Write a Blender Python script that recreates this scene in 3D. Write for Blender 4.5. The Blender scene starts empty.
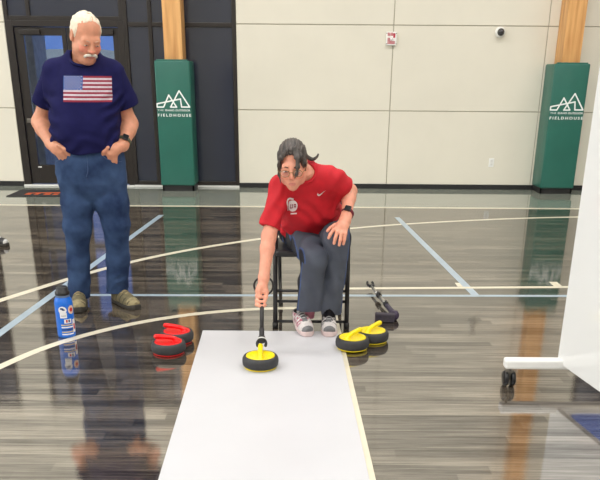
import bpy, bmesh, math, random
import numpy as np
from mathutils import Vector, Matrix
from mathutils.bvhtree import BVHTree

SC = bpy.context.scene
COL = SC.collection
PI = math.pi
R = math.radians
random.seed(4)

# ------------------------------------------------------------------ camera
cam_d = bpy.data.cameras.new('camera')
cam_d.sensor_width = 36.0
cam_d.lens = 36.0 * 780.0 / 600.0
cam_d.shift_y = 160.0 / 600.0   # the photograph is the upper part of a taller frame
cam_d.clip_end = 300
cam = bpy.data.objects.new('camera', cam_d)
COL.objects.link(cam)
cam.location = (0, 0, 1.42)
cam.rotation_euler = (Matrix.Rotation(R(90 - 22.745), 4, 'X') @ Matrix.Rotation(R(0.45), 4, 'Z')).to_euler()
SC.camera = cam

# ------------------------------------------------------------------ view, sky, lamps
SC.view_settings.view_transform = 'Standard'
SC.view_settings.look = 'None'
SC.view_settings.gamma = 1
SC.view_settings.exposure = 0.0
SC.view_settings.use_curve_mapping = False

world = bpy.data.worlds.new('daylight_sky')
SC.world = world
world.use_nodes = True
wn = world.node_tree
wn.nodes.clear()
w_out = wn.nodes.new('ShaderNodeOutputWorld')
w_bg = wn.nodes.new('ShaderNodeBackground')
w_tc = wn.nodes.new('ShaderNodeTexCoord')
w_sep = wn.nodes.new('ShaderNodeSeparateXYZ')
w_rmp = wn.nodes.new('ShaderNodeValToRGB')
w_rmp.color_ramp.elements[0].position = 0.0
w_rmp.color_ramp.elements[0].color = (0.115, 0.24, 0.66, 1)
w_rmp.color_ramp.elements[1].position = 0.6
w_rmp.color_ramp.elements[1].color = (0.10, 0.20, 0.62, 1)
wn.links.new(w_tc.outputs['Generated'], w_sep.inputs[0])
wn.links.new(w_sep.outputs['Z'], w_rmp.inputs[0])
wn.links.new(w_rmp.outputs[0], w_bg.inputs[0])
w_bg.inputs[1].default_value = 1.0
wn.links.new(w_bg.outputs[0], w_out.inputs[0])


def area(name, loc, rot, sx, sy, power, color=(1, 0.98, 0.95)):
    l = bpy.data.lights.new(name, 'AREA')
    l.shape = 'RECTANGLE'
    l.size = sx
    l.size_y = sy
    l.energy = power
    l.color = color
    o = bpy.data.objects.new(name, l)
    COL.objects.link(o)
    o.location = loc
    o.rotation_euler = rot
    return o


LAMP = 156
for lx, k in ((-7.0, 1.15), (-2.4, 1.0), (2.4, 1.0), (7.0, 0.8)):
    for ly in (-4.5, 1.0, 6.6):
        area('ceiling_lamp', (lx, ly, 6.9), (0, 0, 0), 2.6, 0.8, LAMP * k)
# tall daylit windows in the left wall of the hall
area('window_daylight', (-11.6, 3.0, 3.6), (0, R(-90), 0), 4.0, 12.0, 400, (0.93, 0.97, 1.0))

# low daylight on the ground outside the door (the hall itself is closed to it)
sun_d = bpy.data.lights.new('sun', 'SUN')
sun_d.energy = 4.0
sun_d.angle = R(3)
sun = bpy.data.objects.new('sun', sun_d)
COL.objects.link(sun)
sun.rotation_euler = (R(48), 0, R(12))

# ------------------------------------------------------------------ materials
def nd(nt, typ, **kw):
    n = nt.nodes.new(typ)
    for k, v in kw.items():
        setattr(n, k, v)
    return n


MATS = {}


def mat(name, col, rough=0.5, metal=0.0, var=0.12, scale=30.0, bump=0.0, bscale=None, spec=0.5,
        stretch=(1, 1, 1), col2=None, coat=0.0, sheen=0.0, ior=1.5, trans=0.0, sub=0.0):
    """Principled surface whose colour and relief come from noise."""
    if name in MATS:
        return MATS[name]
    m = bpy.data.materials.new(name)
    m.use_nodes = True
    nt = m.node_tree
    b = nt.nodes['Principled BSDF']
    b.inputs['Roughness'].default_value = rough
    b.inputs['Metallic'].default_value = metal
    b.inputs['IOR'].default_value = ior
    b.inputs['Specular IOR Level'].default_value = spec
    b.inputs['Coat Weight'].default_value = coat
    b.inputs['Sheen Weight'].default_value = sheen
    b.inputs['Transmission Weight'].default_value = trans
    if sub:
        b.inputs['Subsurface Weight'].default_value = sub
        b.inputs['Subsurface Radius'].default_value = (0.012, 0.005, 0.003)
        b.inputs['Subsurface Scale'].default_value = 0.4
    tc = nd(nt, 'ShaderNodeTexCoord')
    mp = nd(nt, 'ShaderNodeMapping')
    mp.inputs['Scale'].default_value = stretch
    nt.links.new(tc.outputs['Object'], mp.inputs[0])
    nz = nd(nt, 'ShaderNodeTexNoise')
    nz.inputs['Scale'].default_value = scale
    nz.inputs['Detail'].default_value = 4
    nt.links.new(mp.outputs[0], nz.inputs['Vector'])
    rp = nd(nt, 'ShaderNodeValToRGB')
    c2 = col2 if col2 else tuple(min(1, c * (1 + var)) for c in col)
    c1 = col if col2 else tuple(c * (1 - var) for c in col)
    rp.color_ramp.elements[0].position = 0.32
    rp.color_ramp.elements[1].position = 0.68
    rp.color_ramp.elements[0].color = (*c1, 1)
    rp.color_ramp.elements[1].color = (*c2, 1)
    nt.links.new(nz.outputs['Fac'], rp.inputs[0])
    nt.links.new(rp.outputs[0], b.inputs['Base Color'])
    if bump:
        bn = nd(nt, 'ShaderNodeTexNoise')
        bn.inputs['Scale'].default_value = bscale or scale * 4
        bn.inputs['Detail'].default_value = 3
        nt.links.new(mp.outputs[0], bn.inputs['Vector'])
        bp = nd(nt, 'ShaderNodeBump')
        bp.inputs['Strength'].default_value = bump
        bp.inputs['Distance'].default_value = 0.004
        nt.links.new(bn.outputs['Fac'], bp.inputs['Height'])
        nt.links.new(bp.outputs[0], b.inputs['Normal'])
    MATS[name] = m
    return m


def s(r, g, b):
    f = lambda c: (c / 255 / 12.92) if c / 255 <= 0.04045 else ((c / 255 + 0.055) / 1.055) ** 2.4
    return (f(r), f(g), f(b))


def floor_material():
    m = bpy.data.materials.new('weathered_plank_floor')
    m.use_nodes = True
    nt = m.node_tree
    L = nt.links.new
    b = nt.nodes['Principled BSDF']

    def mth(op, a, bb=None):
        n = nd(nt, 'ShaderNodeMath', operation=op)
        for i, v in enumerate((a, bb)):
            if v is None:
                continue
            if isinstance(v, (int, float)):
                n.inputs[i].default_value = v
            else:
                L(v, n.inputs[i])
        return n.outputs[0]
    tc = nd(nt, 'ShaderNodeTexCoord')
    sp = nd(nt, 'ShaderNodeSeparateXYZ')
    L(tc.outputs['Object'], sp.inputs[0])
    X, Y = sp.outputs['X'], sp.outputs['Y']
    rowf = mth('DIVIDE', Y, 0.070)
    row = mth('FLOOR', rowf)
    w1 = nd(nt, 'ShaderNodeTexWhiteNoise', noise_dimensions='1D')
    L(row, w1.inputs['W'])
    xo = mth('ADD', X, mth('MULTIPLY', w1.outputs['Value'], 9.0))
    xf = mth('DIVIDE', xo, 0.85)
    colm = mth('FLOOR', xf)
    cv = nd(nt, 'ShaderNodeCombineXYZ')
    L(row, cv.inputs[0])
    L(colm, cv.inputs[1])
    w2 = nd(nt, 'ShaderNodeTexWhiteNoise', noise_dimensions='2D')
    L(cv.outputs[0], w2.inputs['Vector'])
    # grain stretched along the boards
    mp = nd(nt, 'ShaderNodeMapping')
    mp.inputs['Scale'].default_value = (2.0, 60, 1)
    L(tc.outputs['Object'], mp.inputs[0])
    gn = nd(nt, 'ShaderNodeTexNoise')
    gn.inputs['Scale'].default_value = 1.0
    gn.inputs['Detail'].default_value = 5
    gn.inputs['Roughness'].default_value = 0.72
    L(mp.outputs[0], gn.inputs['Vector'])
    val = mth('ADD', mth('MULTIPLY', w2.outputs['Value'], 0.22), mth('MULTIPLY', gn.outputs['Fac'], 1.02))
    rp = nd(nt, 'ShaderNodeValToRGB')
    e = rp.color_ramp.elements
    e[0].position, e[0].color = 0.38, (0.012, 0.009, 0.007, 1)
    e[1].position, e[1].color = 0.86, (0.215, 0.172, 0.125, 1)
    k = e.new(0.6)
    k.color = (0.058, 0.047, 0.037, 1)
    L(val, rp.inputs[0])
    # joints between the boards
    fr = mth('FRACT', rowf)
    jn = mth('LESS_THAN', fr, 0.035)
    frx = mth('FRACT', xf)
    jx = mth('LESS_THAN', frx, 0.004)
    j = mth('MAXIMUM', jn, jx)
    mx = nd(nt, 'ShaderNodeMix', data_type='RGBA')
    L(j, mx.inputs[0])
    L(rp.outputs[0], mx.inputs[6])
    mx.inputs[7].default_value = (0.012, 0.010, 0.008, 1)
    # grey-green painted run-off along the far wall
    bd = mth('GREATER_THAN', Y, 9.10)
    gc = nd(nt, 'ShaderNodeTexNoise')
    gc.inputs['Scale'].default_value = 3
    L(tc.outputs['Object'], gc.inputs['Vector'])
    gr = nd(nt, 'ShaderNodeValToRGB')
    gr.color_ramp.elements[0].color = (0.22, 0.24, 0.20, 1)
    gr.color_ramp.elements[1].color = (0.28, 0.30, 0.26, 1)
    L(gc.outputs['Fac'], gr.inputs[0])
    m2 = nd(nt, 'ShaderNodeMix', data_type='RGBA')
    L(bd, m2.inputs[0])
    L(mx.outputs[2], m2.inputs[6])
    L(gr.outputs[0], m2.inputs[7])
    L(m2.outputs[2], b.inputs['Base Color'])
    # varnish
    b.inputs['IOR'].default_value = 3.0
    sr = nd(nt, 'ShaderNodeMapRange')
    sr.inputs['From Min'].default_value = 0.40
    sr.inputs['From Max'].default_value = 0.80
    sr.inputs['To Min'].default_value = 0.26
    sr.inputs['To Max'].default_value = 0.95
    L(val, sr.inputs['Value'])
    L(sr.outputs[0], b.inputs['Specular IOR Level'])
    rr = nd(nt, 'ShaderNodeMapRange')
    rr.inputs['To Min'].default_value = 0.012
    rr.inputs['To Max'].default_value = 0.05
    L(w2.outputs['Value'], rr.inputs['Value'])
    L(rr.outputs[0], b.inputs['Roughness'])
    hgt = mth('ADD', mth('MULTIPLY', w2.outputs['Value'], 0.35), gn.outputs['Fac'])
    bp = nd(nt, 'ShaderNodeBump')
    bp.inputs['Strength'].default_value = 0.014
    bp.inputs['Distance'].default_value = 0.01
    L(hgt, bp.inputs['Height'])
    L(bp.outputs[0], b.inputs['Normal'])
    return m


def wood_material():
    m = bpy.data.materials.new('glulam_timber')
    m.use_nodes = True
    nt = m.node_tree
    L = nt.links.new
    b = nt.nodes['Principled BSDF']
    tc = nd(nt, 'ShaderNodeTexCoord')
    mp = nd(nt, 'ShaderNodeMapping')
    mp.inputs['Scale'].default_value = (22, 22, 1.6)
    L(tc.outputs['Object'], mp.inputs[0])
    nz = nd(nt, 'ShaderNodeTexNoise')
    nz.inputs['Scale'].default_value = 1.0
    nz.inputs['Detail'].default_value = 5
    L(mp.outputs[0], nz.inputs['Vector'])
    rp = nd(nt, 'ShaderNodeValToRGB')
    e = rp.color_ramp.elements
    e[0].position, e[0].color = 0.3, (*s(192, 134, 76), 1)
    e[1].position, e[1].color = 0.7, (*s(232, 180, 116), 1)
    L(nz.outputs['Fac'], rp.inputs[0])
    L(rp.outputs[0], b.inputs['Base Color'])
    b.inputs['Roughness'].default_value = 0.45
    return m


# ------------------------------------------------------------------ object helpers
def obj(name, bm, m=None, parent=None, smooth=False):
    me = bpy.data.meshes.new(name)
    bmesh.ops.recalc_face_normals(bm, faces=bm.faces[:])
    bm.to_mesh(me)
    bm.free()
    o = bpy.data.objects.new(name, me)
    COL.objects.link(o)
    if m is not None:
        for k in (m if isinstance(m, (list, tuple)) else [m]):
            me.materials.append(k)
    if smooth:
        for p in me.polygons:
            p.use_smooth = True
    if parent is not None:
        o.parent = parent
    return o


def thing(name, label, cat, loc=(0, 0, 0), rz=0.0, group=None):
    o = bpy.data.objects.new(name, None)
    o.empty_display_size = 0.1
    COL.objects.link(o)
    o.location = loc
    o.rotation_euler = (0, 0, rz)
    o['label'] = label
    o['category'] = cat
    if group:
        o['group'] = group
    return o


def tag(o, label, cat, group=None):
    o['label'] = label
    o['category'] = cat
    if group:
        o['group'] = group
    return o


def struct(o):
    o['kind'] = 'structure'
    return o


def B():
    return bmesh.new()


def add_box(bm, lo, hi, bev=0.0, mi=0, seg=2):
    vs = [bm.verts.new((x, y, z)) for x in (lo[0], hi[0]) for y in (lo[1], hi[1]) for z in (lo[2], hi[2])]
    fs = []
    for q in ((0, 1, 3, 2), (4, 6, 7, 5), (0, 4, 5, 1), (2, 3, 7, 6), (0, 2, 6, 4), (1, 5, 7, 3)):
        f = bm.faces.new([vs[i] for i in q])
        f.material_index = mi
        fs.append(f)
    if bev > 0:
        es = list({e for f in fs for e in f.edges})
        r_ = bmesh.ops.bevel(bm, geom=es, offset=bev, segments=seg, affect='EDGES', profile=0.5)
        for f in r_['faces']:
            f.material_index = mi
    return bm


def add_obox(bm, c, size, rot, bev=0.0):
    t = B()
    add_box(t, [-v / 2 for v in size], [v / 2 for v in size], bev)
    M = Matrix.Translation(c) @ rot.to_4x4()
    t.transform(M)
    me = bpy.data.meshes.new('t')
    t.to_mesh(me)
    t.free()
    bm.from_mesh(me)
    bpy.data.meshes.remove(me)


def add_tube(bm, pts, r, n=12, cap=True, mi=0, closed=False):
    pts = [Vector(p) for p in pts]
    rs = r if isinstance(r, (list, tuple)) else [r] * len(pts)
    rings = []
    N = len(pts)
    prev = None
    for i, p in enumerate(pts):
        if closed:
            d = (pts[(i + 1) % N] - pts[i - 1]).normalized()
        else:
            d = (pts[min(i + 1, N - 1)] - pts[max(i - 1, 0)]).normalized()
        if prev is None:
            a = Vector((0, 0, 1)) if abs(d.z) < 0.9 else Vector((1, 0, 0))
            u = d.cross(a).normalized()
        else:
            u = (prev - d * prev.dot(d)).normalized()
        prev = u
        v = d.cross(u)
        rings.append([bm.verts.new(p + (u * math.cos(t) + v * math.sin(t)) * rs[i]) for t in [2 * PI * k / n for k in range(n)]])
    M = N if closed else N - 1
    for i in range(M):
        a, b = rings[i], rings[(i + 1) % N]
        for k in range(n):
            f = bm.faces.new((a[k], a[(k + 1) % n], b[(k + 1) % n], b[k]))
            f.material_index = mi
            f.smooth = True
    if cap and not closed:
        for rg in (rings[0][::-1], rings[-1]):
            f = bm.faces.new(rg)
            f.material_index = mi
    return bm


def add_lathe(bm, prof, c=(0, 0, 0), n=40, mi=0):
    """prof: (radius, z) list, spun about the z axis."""
    rings = []
    for r_, z in prof:
        if r_ < 1e-6:
            rings.append([bm.verts.new((c[0], c[1], c[2] + z))])
        else:
            rings.append([bm.verts.new((c[0] + r_ * math.cos(2 * PI * k / n), c[1] + r_ * math.sin(2 * PI * k / n), c[2] + z)) for k in range(n)])
    for a, b in zip(rings, rings[1:]):
        for k in range(n):
            k2 = (k + 1) % n
            if len(a) == 1 and len(b) == 1:
                continue
            if len(a) == 1:
                f = bm.faces.new((a[0], b[k2], b[k]))
            elif len(b) == 1:
                f = bm.faces.new((a[k], a[k2], b[0]))
            else:
                f = bm.faces.new((a[k], a[k2], b[k2], b[k]))
            f.smooth = True
            f.material_index = mi
    return bm


def add_prism(bm, poly, z0, z1, mi=0):
    """poly in xy, extruded between z0 and z1."""
    a = [bm.verts.new((x, y, z0)) for x, y in poly]
    b = [bm.verts.new((x, y, z1)) for x, y in poly]
    n = len(poly)
    fs = [bm.faces.new(a[::-1]), bm.faces.new(b)]
    for k in range(n):
        fs.append(bm.faces.new((a[k], a[(k + 1) % n], b[(k + 1) % n], b[k])))
    for f in fs:
        f.material_index = mi
    return bm


def smooth_path(pts, n=6):
    """Catmull-Rom through pts."""
    P = [np.array(p, float) for p in pts]
    P = [2 * P[0] - P[1]] + P + [2 * P[-1] - P[-2]]
    out = []
    for i in range(1, len(P) - 2):
        for k in range(n):
            t = k / n
            a, b, c, d = P[i - 1], P[i], P[i + 1], P[i + 2]
            out.append(0.5 * ((2 * b) + (-a + c) * t + (2 * a - 5 * b + 4 * c - d) * t * t + (-a + 3 * b - 3 * c + d) * t ** 3))
    out.append(P[-2])
    return [tuple(q) for q in out]


def text_mesh(body, size, offset=0.0, spacing=1.0):
    cu = bpy.data.curves.new('t', 'FONT')
    cu.body = body
    cu.size = size
    cu.offset = offset
    cu.space_character = spacing
    cu.align_x = 'LEFT'
    cu.extrude = 0.0006
    o = bpy.data.objects.new('t', cu)
    me = bpy.data.meshes.new_from_object(o)
    bpy.data.objects.remove(o)
    bpy.data.curves.remove(cu)
    return me


# ------------------------------------------------------------------ solid modelling on a distance grid
def hash3(i, j, k, seed):
    n = (i.astype(np.int64) * 374761393 + j.astype(np.int64) * 668265263 + k.astype(np.int64) * 2147483647 + seed * 1274126177)
    n = (n ^ (n >> 13)) * 1274126177
    n = n & 0x7fffffff
    return (n % 65536) / 32768.0 - 1.0


def vnoise(x, y, z, seed=0):
    i, j, k = np.floor(x), np.floor(y), np.floor(z)
    u, v, w = x - i, y - j, z - k
    u, v, w = (t * t * (3 - 2 * t) for t in (u, v, w))
    r_ = 0
    for a in (0, 1):
        for b in (0, 1):
            for c in (0, 1):
                r_ = r_ + hash3(i + a, j + b, k + c, seed) * (u if a else 1 - u) * (v if b else 1 - v) * (w if c else 1 - w)
    return r_


class Solid:
    def __init__(self, lo, hi, h):
        self.lo = np.array(lo, float)
        self.h = h
        self.n = np.ceil((np.array(hi) - self.lo) / h).astype(int) + 1
        self.d = np.full(self.n, 1.0, np.float32)
        self.Rm = np.eye(3)
        self.t = np.zeros(3)

    def frame(self, Rm=None, t=(0, 0, 0)):
        self.Rm = np.eye(3) if Rm is None else np.array(Rm, float)
        self.t = np.array(t, float)
        return self

    def _win(self, lo, hi, m):
        """grid window round a local-space box, and its local coordinates"""
        c = np.array([[x, y, z] for x in (lo[0], hi[0]) for y in (lo[1], hi[1]) for z in (lo[2], hi[2])])
        w = c @ self.Rm.T + self.t
        a = np.floor((w.min(0) - m - self.lo) / self.h).astype(int)
        b = np.ceil((w.max(0) + m - self.lo) / self.h).astype(int) + 1
        a = np.clip(a, 0, self.n)
        b = np.clip(b, 0, self.n)
        sl = tuple(slice(p, q) for p, q in zip(a, b))
        ax = [self.lo[i] + self.h * np.arange(a[i], b[i]) - self.t[i] for i in range(3)]
        gx, gy, gz = np.meshgrid(*ax, indexing='ij', sparse=True)
        q = [gx * self.Rm[0, i] + gy * self.Rm[1, i] + gz * self.Rm[2, i] for i in range(3)]
        return sl, q

    def _mix(self, sl, d, k, op):
        o = self.d[sl]
        d = np.broadcast_to(d, o.shape)
        if op == 'add':
            if k > 0:
                h = np.maximum(k - np.abs(o - d), 0) / k
                self.d[sl] = np.minimum(o, d) - h * h * k * 0.25
            else:
                self.d[sl] = np.minimum(o, d)
        elif op == 'sub':
            if k > 0:
                h = np.maximum(k - np.abs(o + d), 0) / k
                self.d[sl] = np.maximum(o, -d) + h * h * k * 0.25
            else:
                self.d[sl] = np.maximum(o, -d)

    def cone(self, a, b, ra, rb=None, k=0.02, op='add', sx=1.0):
        rb = ra if rb is None else rb
        a, b = np.array(a, float), np.array(b, float)
        m = max(ra, rb)
        sl, q = self._win(np.minimum(a, b) - m, np.maximum(a, b) + m, k + 4 * self.h)
        ab = b - a
        L2 = ab @ ab + 1e-12
        px, py, pz = (q[i] - a[i] for i in range(3))
        t = np.clip((px * ab[0] + py * ab[1] + pz * ab[2]) / L2, 0, 1)
        d = np.sqrt((px - t * ab[0]) ** 2 + (py - t * ab[1]) ** 2 + (pz - t * ab[2]) ** 2) - (ra + (rb - ra) * t)
        self._mix(sl, d, k, op)
        return self

    def chain(self, pts, rs, k=0.01, k0=None, op='add'):
        for i in range(len(pts) - 1):
            self.cone(pts[i], pts[i + 1], rs[i], rs[i + 1], (k0 if (k0 is not None and i == 0) else k), op)
        return self

    def ell(self, c, r_, k=0.02, op='add'):
        c, r_ = np.array(c, float), np.array(r_, float) * np.ones(3)
        sl, q = self._win(c - r_, c + r_, k + 4 * self.h)
        x, y, z = (q[i] - c[i] for i in range(3))
        k0 = np.sqrt((x / r_[0]) ** 2 + (y / r_[1]) ** 2 + (z / r_[2]) ** 2)
        k1 = np.sqrt((x / r_[0] ** 2) ** 2 + (y / r_[1] ** 2) ** 2 + (z / r_[2] ** 2) ** 2) + 1e-9
        self._mix(sl, k0 * (k0 - 1) / k1, k, op)
        return self

    def box(self, c, half, rad=0.0, k=0.0, op='add'):
        c, half = np.array(c, float), np.array(half, float)
        sl, q = self._win(c - half, c + half, k + 4 * self.h)
        d3 = [np.abs(q[i] - c[i]) - half[i] + rad for i in range(3)]
        out = np.sqrt(sum(np.maximum(t, 0) ** 2 for t in d3)) + np.minimum(np.maximum(np.maximum(d3[0], d3[1]), d3[2]), 0) - rad
        self._mix(sl, out, k, op)
        return self

    def loft(self, prof, k=0.02, op='add', p=2.0, ax=2):
        """prof rows: (s, c1, c2, r1, r2) - elliptic sections stacked along local axis ax"""
        P = np.array(prof, float)
        o1, o2 = [i for i in range(3) if i != ax]
        lo, hi = np.zeros(3), np.zeros(3)
        lo[ax], hi[ax] = P[0, 0], P[-1, 0]
        lo[o1], hi[o1] = (P[:, 1] - P[:, 3]).min(), (P[:, 1] + P[:, 3]).max()
        lo[o2], hi[o2] = (P[:, 2] - P[:, 4]).min(), (P[:, 2] + P[:, 4]).max()
        sl, q = self._win(lo, hi, k + 4 * self.h)
        z = q[ax]
        # smooth interpolation of the sections
        ss = np.linspace(P[0, 0], P[-1, 0], 200)
        cols = []
        for c in range(1, 5):
            y = np.interp(ss, P[:, 0], P[:, c])
            kk = np.hanning(23)
            kk /= kk.sum()
            yp = np.pad(y, 11, mode='edge')
            cols.append(np.convolve(yp, kk, mode='valid'))
        c1, c2, r1, r2 = (np.interp(z, ss, c) for c in cols)
        x, y = q[o1] - c1, q[o2] - c2
        rr = (np.abs(x / r1) ** p + np.abs(y / r2) ** p) ** (1.0 / p)
        d = (rr - 1) * np.minimum(r1, r2)
        d = np.maximum(d, np.maximum(P[0, 0] - z, z - P[-1, 0]))
        self._mix(sl, d, k, op)
        return self

    def full(self):
        ax = [self.lo[i] + self.h * np.arange(self.n[i]) - self.t[i] for i in range(3)]
        gx, gy, gz = np.meshgrid(*ax, indexing='ij', sparse=True)
        return [gx * self.Rm[0, i] + gy * self.Rm[1, i] + gz * self.Rm[2, i] for i in range(3)]

    def cut(self, fn, k=0.0):
        """keep where fn(x, y, z) < 0 (local coordinates)"""
        x, y, z = self.full()
        v = np.broadcast_to(fn(x, y, z), self.d.shape)
        if k > 0:
            h = np.maximum(k - np.abs(self.d - v), 0) / k
            self.d = (np.maximum(self.d, v) + h * h * k * 0.25).astype(np.float32)
        else:
            self.d = np.maximum(self.d, v).astype(np.float32)
        return self

    def wrinkle(self, fn):
        """add fn(x, y, z) to the distance close to the surface (positive digs in)"""
        m = np.abs(self.d) < 0.03
        idx = np.argwhere(m)
        w = self.lo + idx * self.h - self.t
        w = w @ self.Rm
        self.d[m] += fn(w[:, 0], w[:, 1], w[:, 2]).astype(np.float32)
        return self

    def mesh(self, name):
        d = self.d
        ins = d < 0
        nx, ny, nz = d.shape
        cnt = np.zeros((nx - 1, ny - 1, nz - 1), np.int8)
        for a in (0, 1):
            for b in (0, 1):
                for c in (0, 1):
                    cnt += ins[a:nx - 1 + a, b:ny - 1 + b, c:nz - 1 + c]
        cells = np.argwhere((cnt > 0) & (cnt < 8))
        vid = np.full(cnt.shape, -1, np.int64)
        vid[tuple(cells.T)] = np.arange(len(cells))
        acc = np.zeros((len(cells), 3))
        num = np.zeros(len(cells))
        corner = np.array([[a, b, c] for a in (0, 1) for b in (0, 1) for c in (0, 1)])
        vals = [d[tuple((cells + o).T)] for o in corner]
        for i in range(8):
            for j in range(i + 1, 8):
                if np.abs(corner[i] - corner[j]).sum() != 1:
                    continue
                a, b = vals[i], vals[j]
                m = (a < 0) != (b < 0)
                t = np.where(m, a / np.where(m, a - b, 1), 0)
                pt = corner[i] + t[:, None] * (corner[j] - corner[i])
                acc += np.where(m[:, None], pt, 0)
                num += m
        V = (cells + acc / num[:, None]) * self.h + self.lo
        F = []
        for axis in range(3):
            o = [i for i in range(3) if i != axis]
            s0 = [slice(None)] * 3
            s1 = [slice(None)] * 3
            s0[axis] = slice(0, -1)
            s1[axis] = slice(1, None)
            e = np.argwhere(ins[tuple(s0)] != ins[tuple(s1)])
            ok = (e[:, o[0]] > 0) & (e[:, o[1]] > 0) & (e[:, o[0]] < d.shape[o[0]] - 1) & (e[:, o[1]] < d.shape[o[1]] - 1)
            e = e[ok]
            flip = ins[tuple(e.T)]
            q = []
            for du, dv in ((0, 0), (1, 0), (1, 1), (0, 1)):
                c = e.copy()
                c[:, o[0]] -= 1 - du
                c[:, o[1]] -= 1 - dv
                q.append(vid[tuple(c.T)])
            q = np.stack(q, 1)
            if axis == 1:
                flip = ~flip
            q[~flip] = q[~flip][:, ::-1]
            F.append(q)
        F = np.concatenate(F)
        F = F[(F >= 0).all(1)]
        me = bpy.data.meshes.new(name)
        me.vertices.add(len(V))
        me.vertices.foreach_set('co', V.astype(np.float32).ravel())
        me.loops.add(F.size)
        me.loops.foreach_set('vertex_index', F.astype(np.int32).ravel())
        me.polygons.add(len(F))
        me.polygons.foreach_set('loop_start', np.arange(0, F.size, 4, dtype=np.int32))
        me.polygons.foreach_set('use_smooth', np.ones(len(F), bool))
        me.update(calc_edges=True)
        me.validate()
        return me

    def build(self, name, mats, parent, pick=None):
        """pick(centres, normals) -> material index per face"""
        me = self.mesh(name)
        o = bpy.data.objects.new(name, me)
        COL.objects.link(o)
        for k in (mats if isinstance(mats, (list, tuple)) else [mats]):
            me.materials.append(k)
        if pick is not None:
            n = len(me.polygons)
            c = np.zeros(n * 3, np.float32)
            me.polygons.foreach_get('center', c)
            nn = np.zeros(n * 3, np.float32)
            me.polygons.foreach_get('normal', nn)
            me.polygons.foreach_set('material_index', pick(c.reshape(-1, 3), nn.reshape(-1, 3)).astype(np.int32))
        if parent is not None:
            o.parent = parent
            me.transform(Matrix.Translation(-Vector(parent.location)))
        return o


def rel(o):
    """world-built mesh under a parent Empty: move its vertices to the Empty's origin"""
    o.data.transform(Matrix.Translation(-Vector(o.parent.location)))
    return o


def rot(pitch=0, yaw=0, roll=0):
    return np.array((Matrix.Rotation(R(yaw), 3, 'Z') @ Matrix.Rotation(R(pitch), 3, 'X') @ Matrix.Rotation(R(roll), 3, 'Y')))


def seg_dist(p, a, b):
    a, b = np.array(a), np.array(b)
    ab = b - a
    t = np.clip(((p - a) @ ab) / (ab @ ab), 0, 1)
    return np.linalg.norm(p - (a + t[:, None] * ab), axis=1), t

# ================================================================== THE SETTING
CREAM = mat('cream_panel', s(224, 219, 204), rough=0.55, var=0.02, scale=2.0, bump=0.03, bscale=60)
CREAM_J = mat('panel_joint', s(176, 170, 154), rough=0.7, var=0.04)
BLACK = mat('black_rubber_base', s(26, 26, 28), rough=0.5, var=0.15)
BRONZE = mat('dark_bronze_metal', s(34, 28, 26), rough=0.35, var=0.1, scale=8)
DGLASS = mat('dark_tinted_panel', s(44, 49, 64), rough=0.16, var=0.06, scale=1.5, spec=0.6)
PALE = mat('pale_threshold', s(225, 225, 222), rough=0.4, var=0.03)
CEIL = mat('ceiling_paint', s(205, 205, 200), rough=0.8, var=0.03, scale=3)
CONC = mat('outdoor_concrete', s(150, 155, 158), rough=0.8, var=0.12, scale=4, bump=0.2)
HILL = mat('hillside_scrub', s(108, 116, 116), rough=0.9, var=0.2, scale=0.6)
YW = 10.73

bm = B()
add_box(bm, (-12, -8, -0.2), (12, YW + 0.03, 0))
floor = struct(obj('floor', bm, floor_material()))

LINE_W = mat('cream_line_paint', s(222, 214, 192), rough=0.3, var=0.04, scale=12, ior=2.0)
LINE_B = mat('pale_blue_line_paint', s(160, 178, 192), rough=0.3, var=0.05, scale=12, ior=2.0)


def court_line(pts, w, m, z=0.0008):
    bm = B()
    P = [Vector((p[0], p[1], 0)) for p in pts]
    L_, R_ = [], []
    for i, p in enumerate(P):
        d = (P[min(i + 1, len(P) - 1)] - P[max(i - 1, 0)]).normalized()
        n = Vector((-d.y, d.x, 0)) * w / 2
        L_.append((bm.verts.new(p + n + Vector((0, 0, z))), bm.verts.new(p + n)))
        R_.append((bm.verts.new(p - n + Vector((0, 0, z))), bm.verts.new(p - n)))
    for i in range(len(P) - 1):
        bm.faces.new((L_[i][0], R_[i][0], R_[i + 1][0], L_[i + 1][0]))
        bm.faces.new((L_[i][1], L_[i][0], L_[i + 1][0], L_[i + 1][1]))
        bm.faces.new((R_[i][0], R_[i][1], R_[i + 1][1], R_[i + 1][0]))
    return struct(obj('court_line', bm, m, floor))


court_line([(-11.900, 9.055), (11.900, 9.201)], 0.085, LINE_W)
court_line(smooth_path([(-3.227, 1.753), (-2.707, 3.432), (-2.009, 5.083), (-1.373, 6.248), (-0.541, 7.113), (0.651, 7.887), (1.901, 8.351), (3.036, 8.591), (4.789, 8.719)], 10), 0.062, LINE_W)
court_line(smooth_path([(-1.874, 2.556), (-1.749, 3.286), (-1.557, 3.813), (-1.399, 4.148), (-1.182, 4.422), (-0.922, 4.646), (-0.583, 4.827), (-0.192, 4.929), (0.229, 4.951)], 10), 0.055, LINE_W)
court_line([(0.218, 4.80), (0.4246, -3.0)], 0.028, LINE_W, 0.0012)
court_line([(-1.874, 2.483), (-1.761, 4.387), (-1.507, 8.507)], 0.055, LINE_B, 0.0010)
court_line([(1.025, 8.471), (1.218, 5.290)], 0.055, LINE_B, 0.0010)
court_line([(-1.686, 5.221), (3.331, 5.334)], 0.050, LINE_B, 0.0006)
court_line([(0.323, 5.455), (2.707, 5.594)], 0.052, LINE_W, 0.0011)
court_line([(1.161, 5.535), (1.161, 5.645)], 0.05, LINE_W, 0.0009)
court_line([(1.874, 5.565), (1.874, 5.696)], 0.06, LINE_W, 0.0009)

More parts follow.
